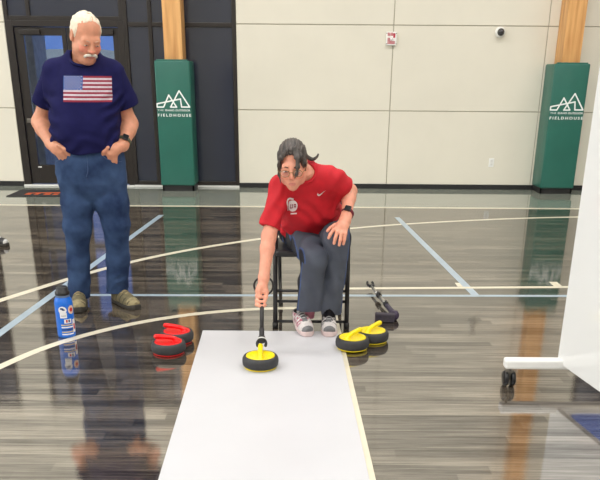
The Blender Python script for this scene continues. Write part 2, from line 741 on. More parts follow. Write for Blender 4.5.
# --- far wall of insulated cream panels
bm = B()
add_box(bm, (-12, YW + 0.012, 3.2), (4.039, YW + 0.25, 7.2), mi=1)
add_box(bm, (4.039, YW + 0.012, 4.3), (9.37, YW + 0.25, 7.2), mi=1)
add_box(bm, (9.37, YW + 0.012, 3.2), (12, YW + 0.25, 7.2), mi=1)
add_box(bm, (-0.833, YW + 0.012, 0), (4.039, YW + 0.25, 3.2), mi=1)
add_box(bm, (-4.164, YW + 0.012, 0), (-3.706, YW + 0.25, 3.2), mi=1)
G = 0.005
zs = [0.0, 0.976, 1.976, 2.976, 3.976, 4.976, 5.976, 7.2]


def panel(x0, x1, z0, z1):
    add_box(bm, (x0 + G, YW, z0 + G), (x1 - G, YW + 0.02, z1 - G), bev=0.003, seg=1)


for z0, z1 in zip(zs, zs[1:]):
    z0_ = z0
    for x0, x1 in zip([-0.833, 1.129, 3.050], [1.129, 3.050, 4.039]):
        panel(x0, x1, z0_, z1)
    panel(-4.164, -3.706, z0_, z1)
    if z1 > 3.3:
        zz = max(z0_, 3.2)
        for x0, x1 in ((-12, -9.9), (-9.9, -8), (-8, -6), (-6, -4.164), (-3.706, -2.759), (-2.759, -0.833), (4.039, 5.8), (5.8, 7.7), (7.7, 9.37), (9.37, 12)):
            if 4.0 < x0 < 9.3:
                zz = max(zz, 4.3)
            if z1 > zz + 0.05:
                panel(x0, x1, zz, z1)
wall_back = struct(obj('wall_back', bm, [CREAM, CREAM_J]))

for nm, x0, x1 in (('baseboard_back', -0.833, 4.039), ('baseboard_left', -4.164, -3.706)):
    bm = B()
    add_box(bm, (x0, YW - 0.014, 0), (x1, YW + 0.002, 0.062), bev=0.004)
    struct(obj(nm, bm, BLACK))

bm = B()
add_box(bm, (-12.2, -8, 0), (-12, YW + 0.25, 7.2))
struct(obj('wall_left', bm, CREAM))
bm = B()
add_box(bm, (12, -8, 0), (12.2, YW + 0.25, 7.2))
struct(obj('wall_right', bm, CREAM))
bm = B()
add_box(bm, (-12.2, -8.2, 0), (12.2, -8, 7.2))
struct(obj('wall_front', bm, CREAM))
bm = B()
add_box(bm, (-12.2, -8.2, 7.2), (12.2, YW + 0.25, 7.4))
struct(obj('ceiling', bm, CEIL))

# --- thin clear glass
GLASS = bpy.data.materials.new('clear_glass')
GLASS.use_nodes = True
nt = GLASS.node_tree
nt.nodes.clear()
o_ = nt.nodes.new('ShaderNodeOutputMaterial')
t_ = nt.nodes.new('ShaderNodeBsdfTransparent')
t_.inputs[0].default_value = (0.86, 0.9, 0.92, 1)
g_ = nt.nodes.new('ShaderNodeBsdfGlossy')
g_.inputs['Roughness'].default_value = 0.03
f_ = nt.nodes.new('ShaderNodeFresnel')
f_.inputs[0].default_value = 1.5
x_ = nt.nodes.new('ShaderNodeMixShader')
nt.links.new(f_.outputs[0], x_.inputs[0])
nt.links.new(t_.outputs[0], x_.inputs[1])
nt.links.new(g_.outputs[0], x_.inputs[2])
nt.links.new(x_.outputs[0], o_.inputs[0])


def pane(name, x0, x1, z0, z1, y, m, parent, th=0.012):
    bm = B()
    add_box(bm, (x0, y, z0), (x1, y + th, z1))
    return obj(name, bm, m, parent)


# --- dark glazed bay right of the door
def glazed(name, x0, x1, z0, z1, verts, hors, fw=0.05, clear=99):
    bm = B()
    add_box(bm, (x0, YW, z0), (x0 + fw, YW + 0.12, z1), 0.004)
    add_box(bm, (x1 - fw, YW, z0), (x1, YW + 0.12, z1), 0.004)
    xs = [x0 + fw] + verts + [x1 - fw]
    zz = [z0] + hors + [z1]
    add_box(bm, (x0 + fw, YW + 0.005, z0), (x1 - fw, YW + 0.12, z0 + 0.05), 0.004)
    add_box(bm, (x0 + fw, YW + 0.005, z1 - 0.05), (x1 - fw, YW + 0.12, z1), 0.004)
    for h in hors:
        add_box(bm, (x0 + fw, YW + 0.008, h - 0.025), (x1 - fw, YW + 0.12, h + 0.025), 0.004)
    for v in verts:
        add_box(bm, (v - 0.025, YW + 0.006, z0), (v + 0.025, YW + 0.12, z1), 0.004)
    w = struct(obj(name, bm, BRONZE))
    for xa, xb in zip(xs, xs[1:]):
        for za, zb in zip(zz, zz[1:]):
            struct(pane('pane', xa + 0.001, xb - 0.001, za + 0.001, zb - 0.001, YW + 0.03, GLASS if za >= clear else DGLASS, w, 0.03))
    return w


glazed('window_1', -2.233, -0.833, 0.025, 3.2, [-1.905], [1.965])
glazed('window_2', -3.706, -2.233, 2.0, 3.2, [-3.404], [])
glazed('window_3', 4.039, 9.37, 0.025, 4.3, [5.35, 6.7, 8.0], [1.0, 1.965, 3.2], clear=3.1)
glazed('window_4', -9.0, -4.164, 0.025, 3.2, [-7.6, -6.3, -5.1], [1.965])
bm = B()
add_box(bm, (-12, YW, 0), (-9, YW + 0.25, 3.2))
add_box(bm, (9.37, YW, 0), (12, YW + 0.25, 3.2))
struct(obj('wall_back_end', bm, CREAM))

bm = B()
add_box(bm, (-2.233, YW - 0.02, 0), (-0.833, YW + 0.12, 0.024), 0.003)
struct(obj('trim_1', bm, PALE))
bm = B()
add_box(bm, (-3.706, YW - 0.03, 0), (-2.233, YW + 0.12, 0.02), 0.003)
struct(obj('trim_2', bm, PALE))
bm = B()
add_box(bm, (-9.0, YW, 0), (-4.164, YW + 0.12, 0.025))
add_box(bm, (4.039, YW, 0), (9.37, YW + 0.12, 0.025))
struct(obj('trim_3', bm, BRONZE))

# --- double door
bm = B()
add_box(bm, (-3.706, YW, 0.02), (-3.612, YW + 0.12, 2.0), 0.004)
add_box(bm, (-2.306, YW, 0.02), (-2.233, YW + 0.12, 2.0), 0.004)
add_box(bm, (-3.612, YW, 1.93), (-2.306, YW + 0.12, 2.0), 0.004)
door_frame = struct(obj('door_frame', bm, BRONZE))
HW = mat('brushed_hardware', s(120, 116, 110), rough=0.35, metal=0.8, var=0.1)


def door(name, x0, x1, gl, gr, hx):
    bm = B()
    y0, y1 = YW + 0.03, YW + 0.075
    add_box(bm, (x0, y0, 0.03), (gl, y1, 1.925), 0.003)
    add_box(bm, (gr, y0, 0.03), (x1, y1, 1.925), 0.003)
    for za, zb in ((0.03, 0.27), (0.76, 0.87), (1.83, 1.925)):
        add_box(bm, (gl, y0, za), (gr, y1, zb), 0.003)
    d = struct(obj(name, bm, BRONZE))
    for za, zb in ((0.271, 0.759), (0.871, 1.829)):
        struct(pane('glass', gl + 0.001, gr - 0.001, za, zb, y0 + 0.018, GLASS, d))
    bm = B()
    add_box(bm, (x0 + 0.04, y0 - 0.055, 0.80), (x1 - 0.04, y0 - 0.02, 0.85), 0.008)
    add_box(bm, (x0 + 0.05, y0 - 0.03, 0.805), (x0 + 0.09, y0, 0.845))
    add_box(bm, (x1 - 0.09, y0 - 0.03, 0.805), (x1 - 0.05, y0, 0.845))
    struct(obj('push_bar', bm, HW, d))
    bm = B()
    add_box(bm, (hx, y0 - 0.04, 1.84), (hx + 0.26, y0 + 0.001, 1.90), 0.006)
    struct(obj('door_closer', bm, BRONZE, d))
    bm = B()
    add_box(bm, ((gl + gr) / 2 - 0.25, y0 - 0.003, 0.235), ((gl + gr) / 2 - 0.20, y0 + 0.001, 0.25))
    struct(obj('label_plate', bm, PALE, d))
    return d


door('door_1', -3.607, -2.962, -3.498, -3.019, -3.539)
door('door_2', -2.956, -2.311, -2.852, -2.379, -2.623)

# --- outdoors beyond the glass
bm = B()
add_box(bm, (-60, YW + 0.26, -0.25), (60, 130, -0.02))
struct(obj('ground', bm, CONC))
bm = B()
n = 40
va, vb = [], []
for i in range(n + 1):
    x = -90 + 150 * i / n
    hgt = 2.75 + 0.35 * math.sin(i * 1.7) + 0.2 * math.sin(i * 0.63)
    va.append((bm.verts.new((x, 58, -0.1)), bm.verts.new((x, 63, hgt)), bm.verts.new((x, 86, hgt * 0.7)), bm.verts.new((x, 90, -0.1))))
for i in range(n):
    for k in range(3):
        bm.faces.new((va[i][k], va[i + 1][k], va[i + 1][k + 1], va[i][k + 1]))
struct(obj('hillside', bm, HILL))
bm = B()
add_box(bm, (-4.528, 12.3, -0.02), (-3.873, 12.9, 3.4), 0.02)
struct(obj('porch_pier', bm, mat('rough_plaster', s(190, 188, 178), rough=0.9, var=0.15, scale=10, bump=0.5)))

# ================================================================== THINGS ON AND BY THE WALL
TIMBER = wood_material()
PAD = mat('green_vinyl', s(36, 101, 88), rough=0.34, var=0.06, scale=3, bump=0.25, bscale=9)
WHITE_P = mat('white_print', s(236, 240, 238), rough=0.5, var=0.02)

LOGO = [(120, 240), (120, 270), (182, 270), (238, 160), (310, 270), (250, 270), (340, 120), (437, 268), (358, 268), (350, 195)]


def pad_logo(parent, xc, y, ztop_ref, unit):
    """outlined mountains in one stroke, drawn on the pad's face"""
    bm = B()
    P = [Vector((xc + (x - 280) * unit, ztop_ref - (z - 120) * unit)) for x, z in LOGO]
    w = 13 * unit / 2
    n = len(P)
    for i in range(n):
        a, b = P[i], P[(i + 1) % n]
        d = (b - a).normalized()
        nn = Vector((-d.y, d.x)) * w
        a2, b2 = a - d * w * 0.6, b + d * w * 0.6
        vs = []
        for yy in (y - 0.0015 - 0.0001 * i, y):
            vs.append([bm.verts.new((q.x, yy, q.y)) for q in (a2 + nn, b2 + nn, b2 - nn, a2 - nn)])
        bm.faces.new(vs[0])
        for k in range(4):
            bm.faces.new((vs[0][k], vs[0][(k + 1) % 4], vs[1][(k + 1) % 4], vs[1][k]))
    obj('mountain_logo', bm, WHITE_P, parent)
    for body, size, off, sp, z, wd in (('THE', 18, 0.0, 1.15, 307, 58), ('IDAHO OUTDOOR', 18, 0.6, 1.1, 307, 246), ('FIELDHOUSE', 26, 1.0, 1.5, 356, 326)):
        me = text_mesh(body, size * unit * 1.35, off * unit * 0.9, sp)
        xs = [v.co.x for v in me.vertices]
        x0 = min(xs)
        sc = wd * unit / (max(xs) - x0)
        st = {'THE': 122, 'IDAHO OUTDOOR': 196, 'FIELDHOUSE': 122}[body]
        for v in me.vertices:
            v.co = Vector((xc + (st - 280) * unit + (v.co.x - x0) * sc, y - 0.0015 - v.co.z, ztop_ref - (z - 120) * unit + v.co.y))
        me.materials.append(WHITE_P)
        o = bpy.data.objects.new('lettering', me)
        COL.objects.link(o)
        o.parent = parent


def post_and_pad(xc, xw, side):
    bm = B()
    add_box(bm, (xw - 0.112, 10.42, 0), (xw + 0.112, YW - 0.002, 7.19), 0.006)
    tag(obj('timber_column', bm, TIMBER), 'orange laminated timber column rising above the %s green pad' % side, 'column')
    t = thing('wall_pad', 'tall green padded column wrap %s' % ('beside the dark glazing and door' if side == 'left' else 'against the cream wall by the whiteboard'), 'pad', (xc, 10.325, 0))
    h = 0.2165
    d = 0.403
    bm = B()
    # U-shaped wrap: front slab and two cheeks round the column
    add_box(bm, (-h, 0, 0.072), (h, 0.044, 1.55), 0.018, seg=3)
    for sg in (-1, 1):
        add_box(bm, (sg * h - (0.045 if sg > 0 else 0), 0.02, 0.072), (sg * h + (0.045 if sg < 0 else 0), d, 1.545), 0.016, seg=3)
    o = obj('padding', bm, PAD, t, True)
    bm = B()
    add_box(bm, (-h + 0.03, 0.004, 1.5), (h - 0.03, 0.05, 1.562), 0.004)
    obj('top_flap', bm, PAD, t)
    bm = B()
    add_box(bm, (-h + 0.012, 0.03, 0.0), (h - 0.012, 0.048, 0.08), 0.004)
    for sg in (-1, 1):
        add_box(bm, (min(sg * (h - 0.012), sg * (h - 0.04)), 0.03, 0), (max(sg * (h - 0.012), sg * (h - 0.04)), d, 0.08), 0.004)
    obj('base', bm, BLACK, t)
    pad_logo(t, -0.004, -0.0006, 1.208 if side == 'left' else 1.210, 0.00127)
    return t


post_and_pad(-1.592, -1.580, 'left')
post_and_pad(3.285, 3.285, 'right')

# --- fire strobe, camera, wall plate
WPL = mat('white_plastic', s(236, 236, 232), rough=0.4, var=0.02)
REDP = mat('red_print', s(186, 60, 78), rough=0.4, var=0.08)
LENS = mat('clear_lens', s(235, 232, 232), rough=0.08, var=0.02, coat=0.5)
t = thing('fire_alarm_strobe', 'small white fire alarm strobe with red print on wall', 'alarm', (1.103, YW, 1.823))
bm = B()
add_box(bm, (-0.066, -0.036, -0.078), (0.066, 0.0, 0.078), 0.008)
obj('housing', bm, WPL, t)
bm = B()
for i in range(4):
    add_box(bm, (-0.048 + i * 0.018, -0.0385, 0.030), (-0.037 + i * 0.018, -0.0355, 0.068))
add_box(bm, (0.020, -0.0385, 0.010), (0.046, -0.0355, 0.060))
for i in range(6):
    add_box(bm, (-0.050, -0.0385, -0.060 + i * 0.012), (-0.014 if i > 2 else 0.044, -0.0355, -0.053 + i * 0.012))
obj('red_marking', bm, REDP, t)
bm = B()
add_lathe(bm, [(0.020, 0), (0.018, 0.010), (0.010, 0.016), (0, 0.018)], n=20)
bm.transform(Matrix.Translation((0, -0.036, -0.005)) @ Matrix.Rotation(R(90), 4, 'X'))
obj('flash_lens', bm, LENS, t)
for x in (-0.06, 0.06):
    for z in (-0.06, 0.06):
        bm = B()
        add_box(bm, (x - 0.006, -0.040, z - 0.004), (x + 0.006, -0.034, z + 0.004))
        obj('corner_clip', bm, mat('grey_clip', s(110, 105, 100)), t)

t = thing('security_camera', 'white dome security camera high on the cream wall', 'camera', (2.452, YW, 1.905))
bm = B()
add_lathe(bm, [(0.0, 0.0), (0.062, 0.0), (0.064, 0.02), (0.055, 0.05), (0.045, 0.058)], n=32)
bm.transform(Matrix.Rotation(R(90), 4, 'X'))
obj('housing', bm, WPL, t, True)
bm = B()
add_lathe(bm, [(0.044, 0.056), (0.040, 0.075), (0.026, 0.09), (0, 0.096)], n=28)
bm.transform(Matrix.Rotation(R(90), 4, 'X'))
obj('dome', bm, mat('smoked_dome', s(36, 34, 38), rough=0.06, coat=0.6), t, True)

t = thing('wall_plate', 'small white plate low on the cream wall', 'wall plate', (2.503, YW, 0.345))
bm = B()
add_box(bm, (-0.034, -0.007, -0.055), (0.034, 0.0, 0.055), 0.003)
obj('plate', bm, WPL, t)
bm = B()
add_box(bm, (-0.017, -0.0095, -0.034), (0.017, -0.006, 0.034), 0.0015)
obj('insert', bm, mat('plate_insert', s(222, 221, 216), rough=0.35), t)

# --- door mat with orange mark
t = thing('door_mat', 'black entrance mat with orange logo in front of the door', 'mat', (-2.967, 10.03, 0))
bm = B()
add_box(bm, (-0.645, -0.29, 0), (0.645, 0.29, 0.010), 0.004)
obj('mat_pile', bm, mat('black_mat_pile', s(48, 46, 46), rough=0.95, var=0.25, scale=120, bump=0.5), t)
ORG = mat('orange_mat_print', s(206, 92, 48), rough=0.9, var=0.15, scale=80)
bm = B()
for i, (w, hh) in enumerate(((0.07, 0.06), (0.05, 0.09), (0.08, 0.08), (0.06, 0.07), (0.09, 0.09), (0.05, 0.06), (0.08, 0.08), (0.06, 0.09))):
    x = -0.46 + i * 0.115
    add_box(bm, (x, -0.17, 0.0095), (x + w, -0.17 + hh * 1.5, 0.0112))
pp = [(-0.46 + 0.125 * i, -0.05 + 0.07 * math.sin(i * 0.45)) for i in range(8)]
for (xa, ya), (xb, yb) in zip(pp, pp[1:]):
    add_prism(bm, [(xa, ya - 0.02), (xb, yb - 0.02), (xb, yb + 0.03), (xa, ya + 0.03)], 0.0095, 0.0112)
obj('orange_logo', bm, ORG, t)

# ================================================================== CURLING MAT AND STONES
bm = B()
dL = Vector((-0.0362, 1.0))
poly = [(-0.580, 4.430), (-0.580 + 0.0267 * 7.4, -2.97), (0.216 + 0.0267 * 7.4, -2.97), (0.216, 4.432)]
add_prism(bm, poly, 0.0008, 0.006)
lane = obj('curling_mat', bm, mat('white_vinyl_mat', s(203, 203, 207), rough=0.42, var=0.015, scale=3))
tag(lane, 'long white roll-out curling mat on the floor', 'mat')
bm = bmesh.new()
bm.from_mesh(lane.data)
bmesh.ops.recalc_face_normals(bm, faces=bm.faces[:])
bm.to_mesh(lane.data)
bm.free()

TYRE = mat('charcoal_rubber_bumper', s(52, 52, 54), rough=0.6, var=0.12, scale=40, bump=0.08)
YEL = mat('yellow_plastic', s(246, 222, 6), rough=0.3, var=0.03, scale=12)
REDC = mat('red_plastic', s(232, 14, 20), rough=0.28, var=0.03, scale=12)


def stone(name, label, m, loc, rz, group):
    t = thing(name, label, 'curling stone', loc, rz, group)
    bm = B()
    add_lathe(bm, [(0.074, 0.010), (0.086, 0.010), (0.0925, 0.018), (0.0945, 0.034), (0.093, 0.050), (0.087, 0.062), (0.079, 0.066), (0.074, 0.062), (0.073, 0.03), (0.074, 0.010)], n=56)
    obj('bumper', bm, TYRE, t, True)
    bm = B()
    add_lathe(bm, [(0, 0.058), (0.03, 0.059), (0.056, 0.061), (0.066, 0.066), (0.074, 0.0665), (0.0755, 0.060), (0.0735, 0.04), (0, 0.04)], n=56)
    obj('top_plate', bm, m, t, True)
    bm = B()
    add_lathe(bm, [(0, 0.0), (0.076, 0.0), (0.084, 0.003), (0.085, 0.010), (0.0745, 0.012), (0, 0.012)], n=56)
    obj('sliding_base', bm, m, t, True)
    # goose-neck handle: rises on the +x side, arches over and runs out past the -x rim
    sd = Solid((-0.12, -0.03, 0.03), (0.08, 0.03, 0.125), 0.0022)
    pts = smooth_path([(0.050, 0, 0.056), (0.045, 0, 0.070), (0.028, 0, 0.081), (0.0, 0, 0.088), (-0.034, 0, 0.092), (-0.064, 0, 0.094)], 4)
    n_ = len(pts)
    sd.chain(pts, [0.0135 - 0.002 * math.sin(PI * i / n_) for i in range(n_)], k=0.003)
    sd.ell((0.046, 0, 0.060), (0.026, 0.018, 0.008), k=0.012)
    me = sd.mesh('handle')
    o = bpy.data.objects.new('handle', me)
    COL.objects.link(o)
    me.materials.append(m)
    o.parent = t
    return t


def copy_thing(src, loc, rz, label):
    c = src.copy()
    COL.objects.link(c)
    c.location = loc
    c.rotation_euler = (0, 0, rz)
    c['label'] = label
    for ch in src.children:
        d = ch.copy()
        COL.objects.link(d)
        d.parent = c
    return c


red = stone('curling_stone', 'red-topped curling stone nearest the camera, left of the white mat', REDC, (-0.722, 4.05, 0), R(10), 'red curling stones left of the mat')
copy_thing(red, (-0.703, 4.239, 0), R(-4), 'red-topped curling stone behind the other red one')
yel = stone('curling_stone', 'yellow-topped curling stone lying half on the right edge of the white mat', YEL, (0.289, 4.130, 0.006), R(226), 'yellow curling stones')
copy_thing(yel, (0.412, 4.278, 0), R(226), 'yellow-topped curling stone farther back on the wooden floor')
copy_thing(yel, (-0.207, 3.815, 0.006), R(-88), 'yellow-topped curling stone on the white mat held by the delivery stick')

# --- delivery stick in play (the hand holds it at about (-0.208, 4.26, 0.29))
DK = mat('black_stick_grip', s(40, 38, 40), rough=0.5, var=0.15, scale=60)
DKP = mat('black_yoke_plastic', s(34, 34, 36), rough=0.35, var=0.12)
t = thing('delivery_stick', 'black delivery stick held over the yellow stone on the mat', 'delivery stick', (-0.204, 3.89, 0.10))
o0 = Vector(t.location)
W = lambda *p: tuple(Vector(p) - o0)
SA, SB = Vector((-0.204, 3.908, 0.126)), Vector((-0.210, 4.100, 0.302))
sf = lambda f: tuple(SA + (SB - SA) * f - o0)
bm = B()
add_tube(bm, [sf(0.0), sf(0.25)], 0.0135, 14)
add_tube(bm, [sf(0.23), sf(1.0)], [0.0108, 0.0118], 14)
obj('shaft', bm, DK, t)
bm = B()
add_tube(bm, smooth_path([sf(0.98), sf(1.25), W(-0.200, 4.170, 0.372), W(-0.178, 4.215, 0.402)], 5), 0.0135, 14)
obj('grip', bm, DK, t)
bm = B()
cc = Vector(W(-0.204, 4.175, 0.345))
pts = [cc + Vector((0.052 * math.cos(a), 0.006 * math.sin(a * 2), 0.050 * math.sin(a))) for a in [2 * PI * k / 36 for k in range(36)]]
add_tube(bm, pts, 0.0055, 8, closed=True)
obj('wrist_loop', bm, DKP, t)
bm = B()
add_tube(bm, [sf(0.07), sf(0.0), sf(-0.05)], [0.017, 0.022, 0.022], 18)
for sx in (-1, 1):
    add_tube(bm, smooth_path([W(-0.204 + sx * 0.016, 3.905, 0.122), W(-0.204 + sx * 0.023, 3.893, 0.110), W(-0.204 + sx * 0.020, 3.878, 0.099)], 4), 0.008, 10)
obj('yoke', bm, DKP, t)
bm = B()
add_tube(bm, [sf(0.012), sf(-0.014)], [0.0226, 0.0230], 18)
o = obj('band', bm, PALE, t)
o['label'] = 'white band round the yoke'

# --- second stick lying on the floor
PUR = mat('purple_foam', s(60, 53, 74), rough=0.6, var=0.12, scale=50)
SIL = mat('silver_tube', s(190, 188, 186), rough=0.25, metal=0.85, var=0.05)
t = thing('delivery_stick', 'silver and purple telescopic stick lying on the floor behind the yellow stones', 'delivery stick', (0.57, 4.70, 0))
o0 = Vector(t.location)
a_, b_ = Vector((0.585, 4.690, 0.034)), Vector((0.490, 5.46, 0.034))
pt = lambda f, dz=0: a_ + (b_ - a_) * f + Vector((0, 0, dz)) - o0
bm = B()
add_tube(bm, [pt(0.25), pt(0.62)], 0.0125, 12)
add_tube(bm, [pt(0.60), pt(0.92)], 0.0095, 12)
obj('shaft', bm, SIL, t)
bm = B()
add_tube(bm, [pt(0.0), pt(0.04), pt(0.30)], [0.020, 0.019, 0.015], 16)
obj('grip', bm, PUR, t)
bm = B()
sd_c = pt(0.0)
add_lathe(bm, [(0, -0.030), (0.016, -0.028), (0.026, -0.015), (0.030, 0), (0.026, 0.015), (0.016, 0.028), (0, 0.030)], c=(sd_c.x, sd_c.y, sd_c.z - 0.003), n=24)
obj('end_knob', bm, mat('dark_purple_rubber', s(58, 46, 70), rough=0.5), t, True)
for f in (0.30, 0.60):
    bm = B()
    add_tube(bm, [pt(f - 0.025), pt(f + 0.03)], 0.018, 12)
    add_obox(bm, pt(f, 0.018), (0.014, 0.05, 0.014), Matrix.Rotation(R(8), 3, 'Z'), 0.003)
    obj('clamp', bm, DKP, t)
bm = B()
add_obox(bm, pt(0.93), (0.035, 0.03, 0.022), Matrix.Rotation(R(8), 3, 'Z'), 0.006)
for sx in (-1, 1):
    add_tube(bm, smooth_path([pt(0.93) + Vector((sx * 0.016, 0, 0)), pt(0.965) + Vector((sx * 0.020, 0, 0.008)), pt(0.99) + Vector((sx * 0.017, 0, 0.016))], 4), 0.009, 10)
obj('yoke', bm, DKP, t)
bm = B()
add_obox(bm, Vector((0.522, 4.660, 0.0265)) - o0, (0.120, 0.05, 0.052), Matrix.Rotation(R(-6), 3, 'Z'), 0.006)
obj('brush_head', bm, mat('dark_mauve_fabric', s(66, 60, 70), rough=0.8, var=0.2, scale=90, bump=0.2), t)

# --- folding chair
CHB = mat('black_chair_steel', s(36, 35, 37), rough=0.35, var=0.12, scale=20)
CHS = mat('black_chair_vinyl', s(30, 30, 33), rough=0.42, var=0.12, scale=30)
t = thing('folding_chair', 'black metal folding chair the woman is sitting on', 'chair', (0.062, 4.66, 0))
o0 = Vector(t.location)
W = lambda *p: Vector(p) - o0
for sx in (-1, 1):
    x = 0.062 + sx * 0.214
    bm = B()
    add_tube(bm, [W(x, 4.510, 0.012), W(x, 4.570, 0.46), W(x - sx * 0.004, 4.830, 0.74)], 0.0135, 12)
    obj('front_leg', bm, CHB, t)
    bm = B()
    add_tube(bm, [W(x - sx * 0.02, 4.980, 0.012), W(x - sx * 0.02, 4.680, 0.43)], 0.0115, 12)
    obj('rear_leg', bm, CHB, t)
    bm = B()
    add_tube(bm, [W(x, 4.509, 0.0), W(x, 4.513, 0.035)], 0.017, 12)
    obj('foot_cap', bm, mat('rubber_foot', s(24, 24, 24)), t)
    bm = B()
    add_tube(bm, [W(x - sx * 0.02, 4.986, 0.0), W(x - sx * 0.02, 4.965, 0.035)], 0.015, 12)
    obj('foot_cap', bm, mat('rubber_foot', s(24, 24, 24)), t)
for (y, z, dx) in ((4.540, 0.222, 0.214), (4.532, 0.160, 0.214), (4.515, 0.040, 0.214)):
    bm = B()
    add_tube(bm, [W(0.062 - dx, y, z), W(0.062 + dx, y, z)], 0.0085, 10)
    obj('rung', bm, CHB, t)
sd = Solid((-0.2, 4.44, 0.40), (0.32, 4.94, 0.50), 0.005)
sd.box((0.062, 4.69, 0.452), (0.212, 0.205, 0.018), 0.016)
sd.ell((0.062, 4.69, 0.468), (0.17, 0.17, 0.014), k=0.02)
sd.build('seat', CHS, t)
bm = B()
add_obox(bm, W(0.062, 4.835, 0.70), (0.39, 0.018, 0.16), Matrix.Rotation(R(-18), 3, 'X'), 0.008)
obj('backrest', bm, CHB, t)

# --- water bottle
BLU = mat('blue_bottle_enamel', s(22, 108, 214), rough=0.3, var=0.05, scale=10)
t = thing('water_bottle', 'blue stickered water bottle on floor by the man\'s boot', 'bottle', (-1.358, 4.325, 0), 0)
t.scale = (1.22, 1.22, 1.10)
prof = [(0, 0), (0.036, 0), (0.0405, 0.004), (0.0415, 0.015), (0.0415, 0.185), (0.038, 0.202), (0.031, 0.214), (0.030, 0.226), (0, 0.226)]
bm = B()
add_lathe(bm, prof, n=40)
obj('flask', bm, BLU, t, True)
bm = B()
add_lathe(bm, [(0, 0.224), (0.031, 0.224), (0.0335, 0.228), (0.0335, 0.240), (0.028, 0.246), (0.027, 0.262), (0.022, 0.268), (0, 0.268)], n=32)
obj('lid', bm, DKP, t, True)
bm = B()
add_lathe(bm, [(0.0318, 0.2145), (0.0325, 0.217), (0.0322, 0.2235), (0.031, 0.2245)], n=32)
obj('neck_ring', bm, mat('grey_neck', s(90, 110, 140)), t, True)


def sticker(name, m, a0, z0, w, h, shape='rect', parent=t, lift=0.0006):
    """patch bent round the flask; a0 = bearing from the camera-facing side"""
    bm = B()
    rr = 0.0415 + lift
    nx, nz = 14, 14
    g = {}
    for i in range(nx + 1):
        for j in range(nz + 1):
            u, v = 2 * i / nx - 1, 2 * j / nz - 1
            if shape == 'disc':
                u, v = u * math.sqrt(1 - v * v / 2), v * math.sqrt(1 - u * u / 2)
            a = a0 + u * w / 2 / rr
            g[i, j] = bm.verts.new((rr * math.sin(a), -rr * math.cos(a), z0 + v * h / 2))
    for i in range(nx):
        for j in range(nz):
            bm.faces.new((g[i, j], g[i + 1, j], g[i + 1, j + 1], g[i, j + 1]))
    return obj(name, bm, m, parent, True)


SW = mat('white_sticker', s(232, 232, 234), rough=0.4, var=0.02)
SK = mat('cream_sticker', s(232, 200, 176), rough=0.4)
SG = mat('dark_blue_ink', s(40, 60, 110), rough=0.4)
SR = mat('red_ink', s(200, 40, 44), rough=0.4)
SN = mat('tan_ink', s(196, 178, 140), rough=0.4)
A0 = R(23)
st = sticker('round_sticker', SW, A0 - 0.30, 0.152, 0.038, 0.040, 'disc')
sticker('blue_mark', SG, A0 - 0.36, 0.160, 0.018, 0.010, 'disc', lift=0.001)
sticker('blue_mark', SG, A0 - 0.18, 0.154, 0.014, 0.008, 'disc', lift=0.001)
sticker('square_sticker', SW, A0 - 0.25, 0.124, 0.032, 0.028, lift=0.0008)
sticker('grey_mark', mat('grey_ink', s(150, 156, 170)), A0 - 0.25, 0.122, 0.024, 0.004, lift=0.001)
sticker('round_sticker', SK, A0 + 0.72, 0.150, 0.034, 0.046, 'disc')
sticker('red_mark', SR, A0 + 0.72, 0.150, 0.018, 0.022, 'disc', lift=0.001)
sticker('square_sticker', SW, A0 + 0.18, 0.092, 0.034, 0.022)
sticker('red_mark', SR, A0 + 0.05, 0.093, 0.008, 0.014, lift=0.001)
sticker('blue_mark', SG, A0 + 0.32, 0.093, 0.008, 0.014, lift=0.001)
for i in range(5):
    sticker('striped_band', (SN, SW, SG, SN, SW)[i], A0 + 0.08, 0.072 - i * 0.0125, 0.058, 0.0065)
sticker('tall_sticker', SW, A0 + 0.98, 0.062, 0.020, 0.070)
sticker('red_mark', SR, A0 + 0.98, 0.058, 0.012, 0.030, lift=0.001)

# --- mobile whiteboard at the right
WB = mat('glossy_white_enamel', s(238, 239, 238), rough=0.10, var=0.008, scale=2, ior=1.6)
WF = mat('white_powder_coat', s(236, 236, 234), rough=0.38, var=0.015)
dirb = Vector((0.178, -0.984)).normalized()
ang = math.atan2(dirb.y, dirb.x)
t = thing('mobile_whiteboard', 'large white board on castered feet at right edge', 'whiteboard', (1.266, 3.625, 0), ang)
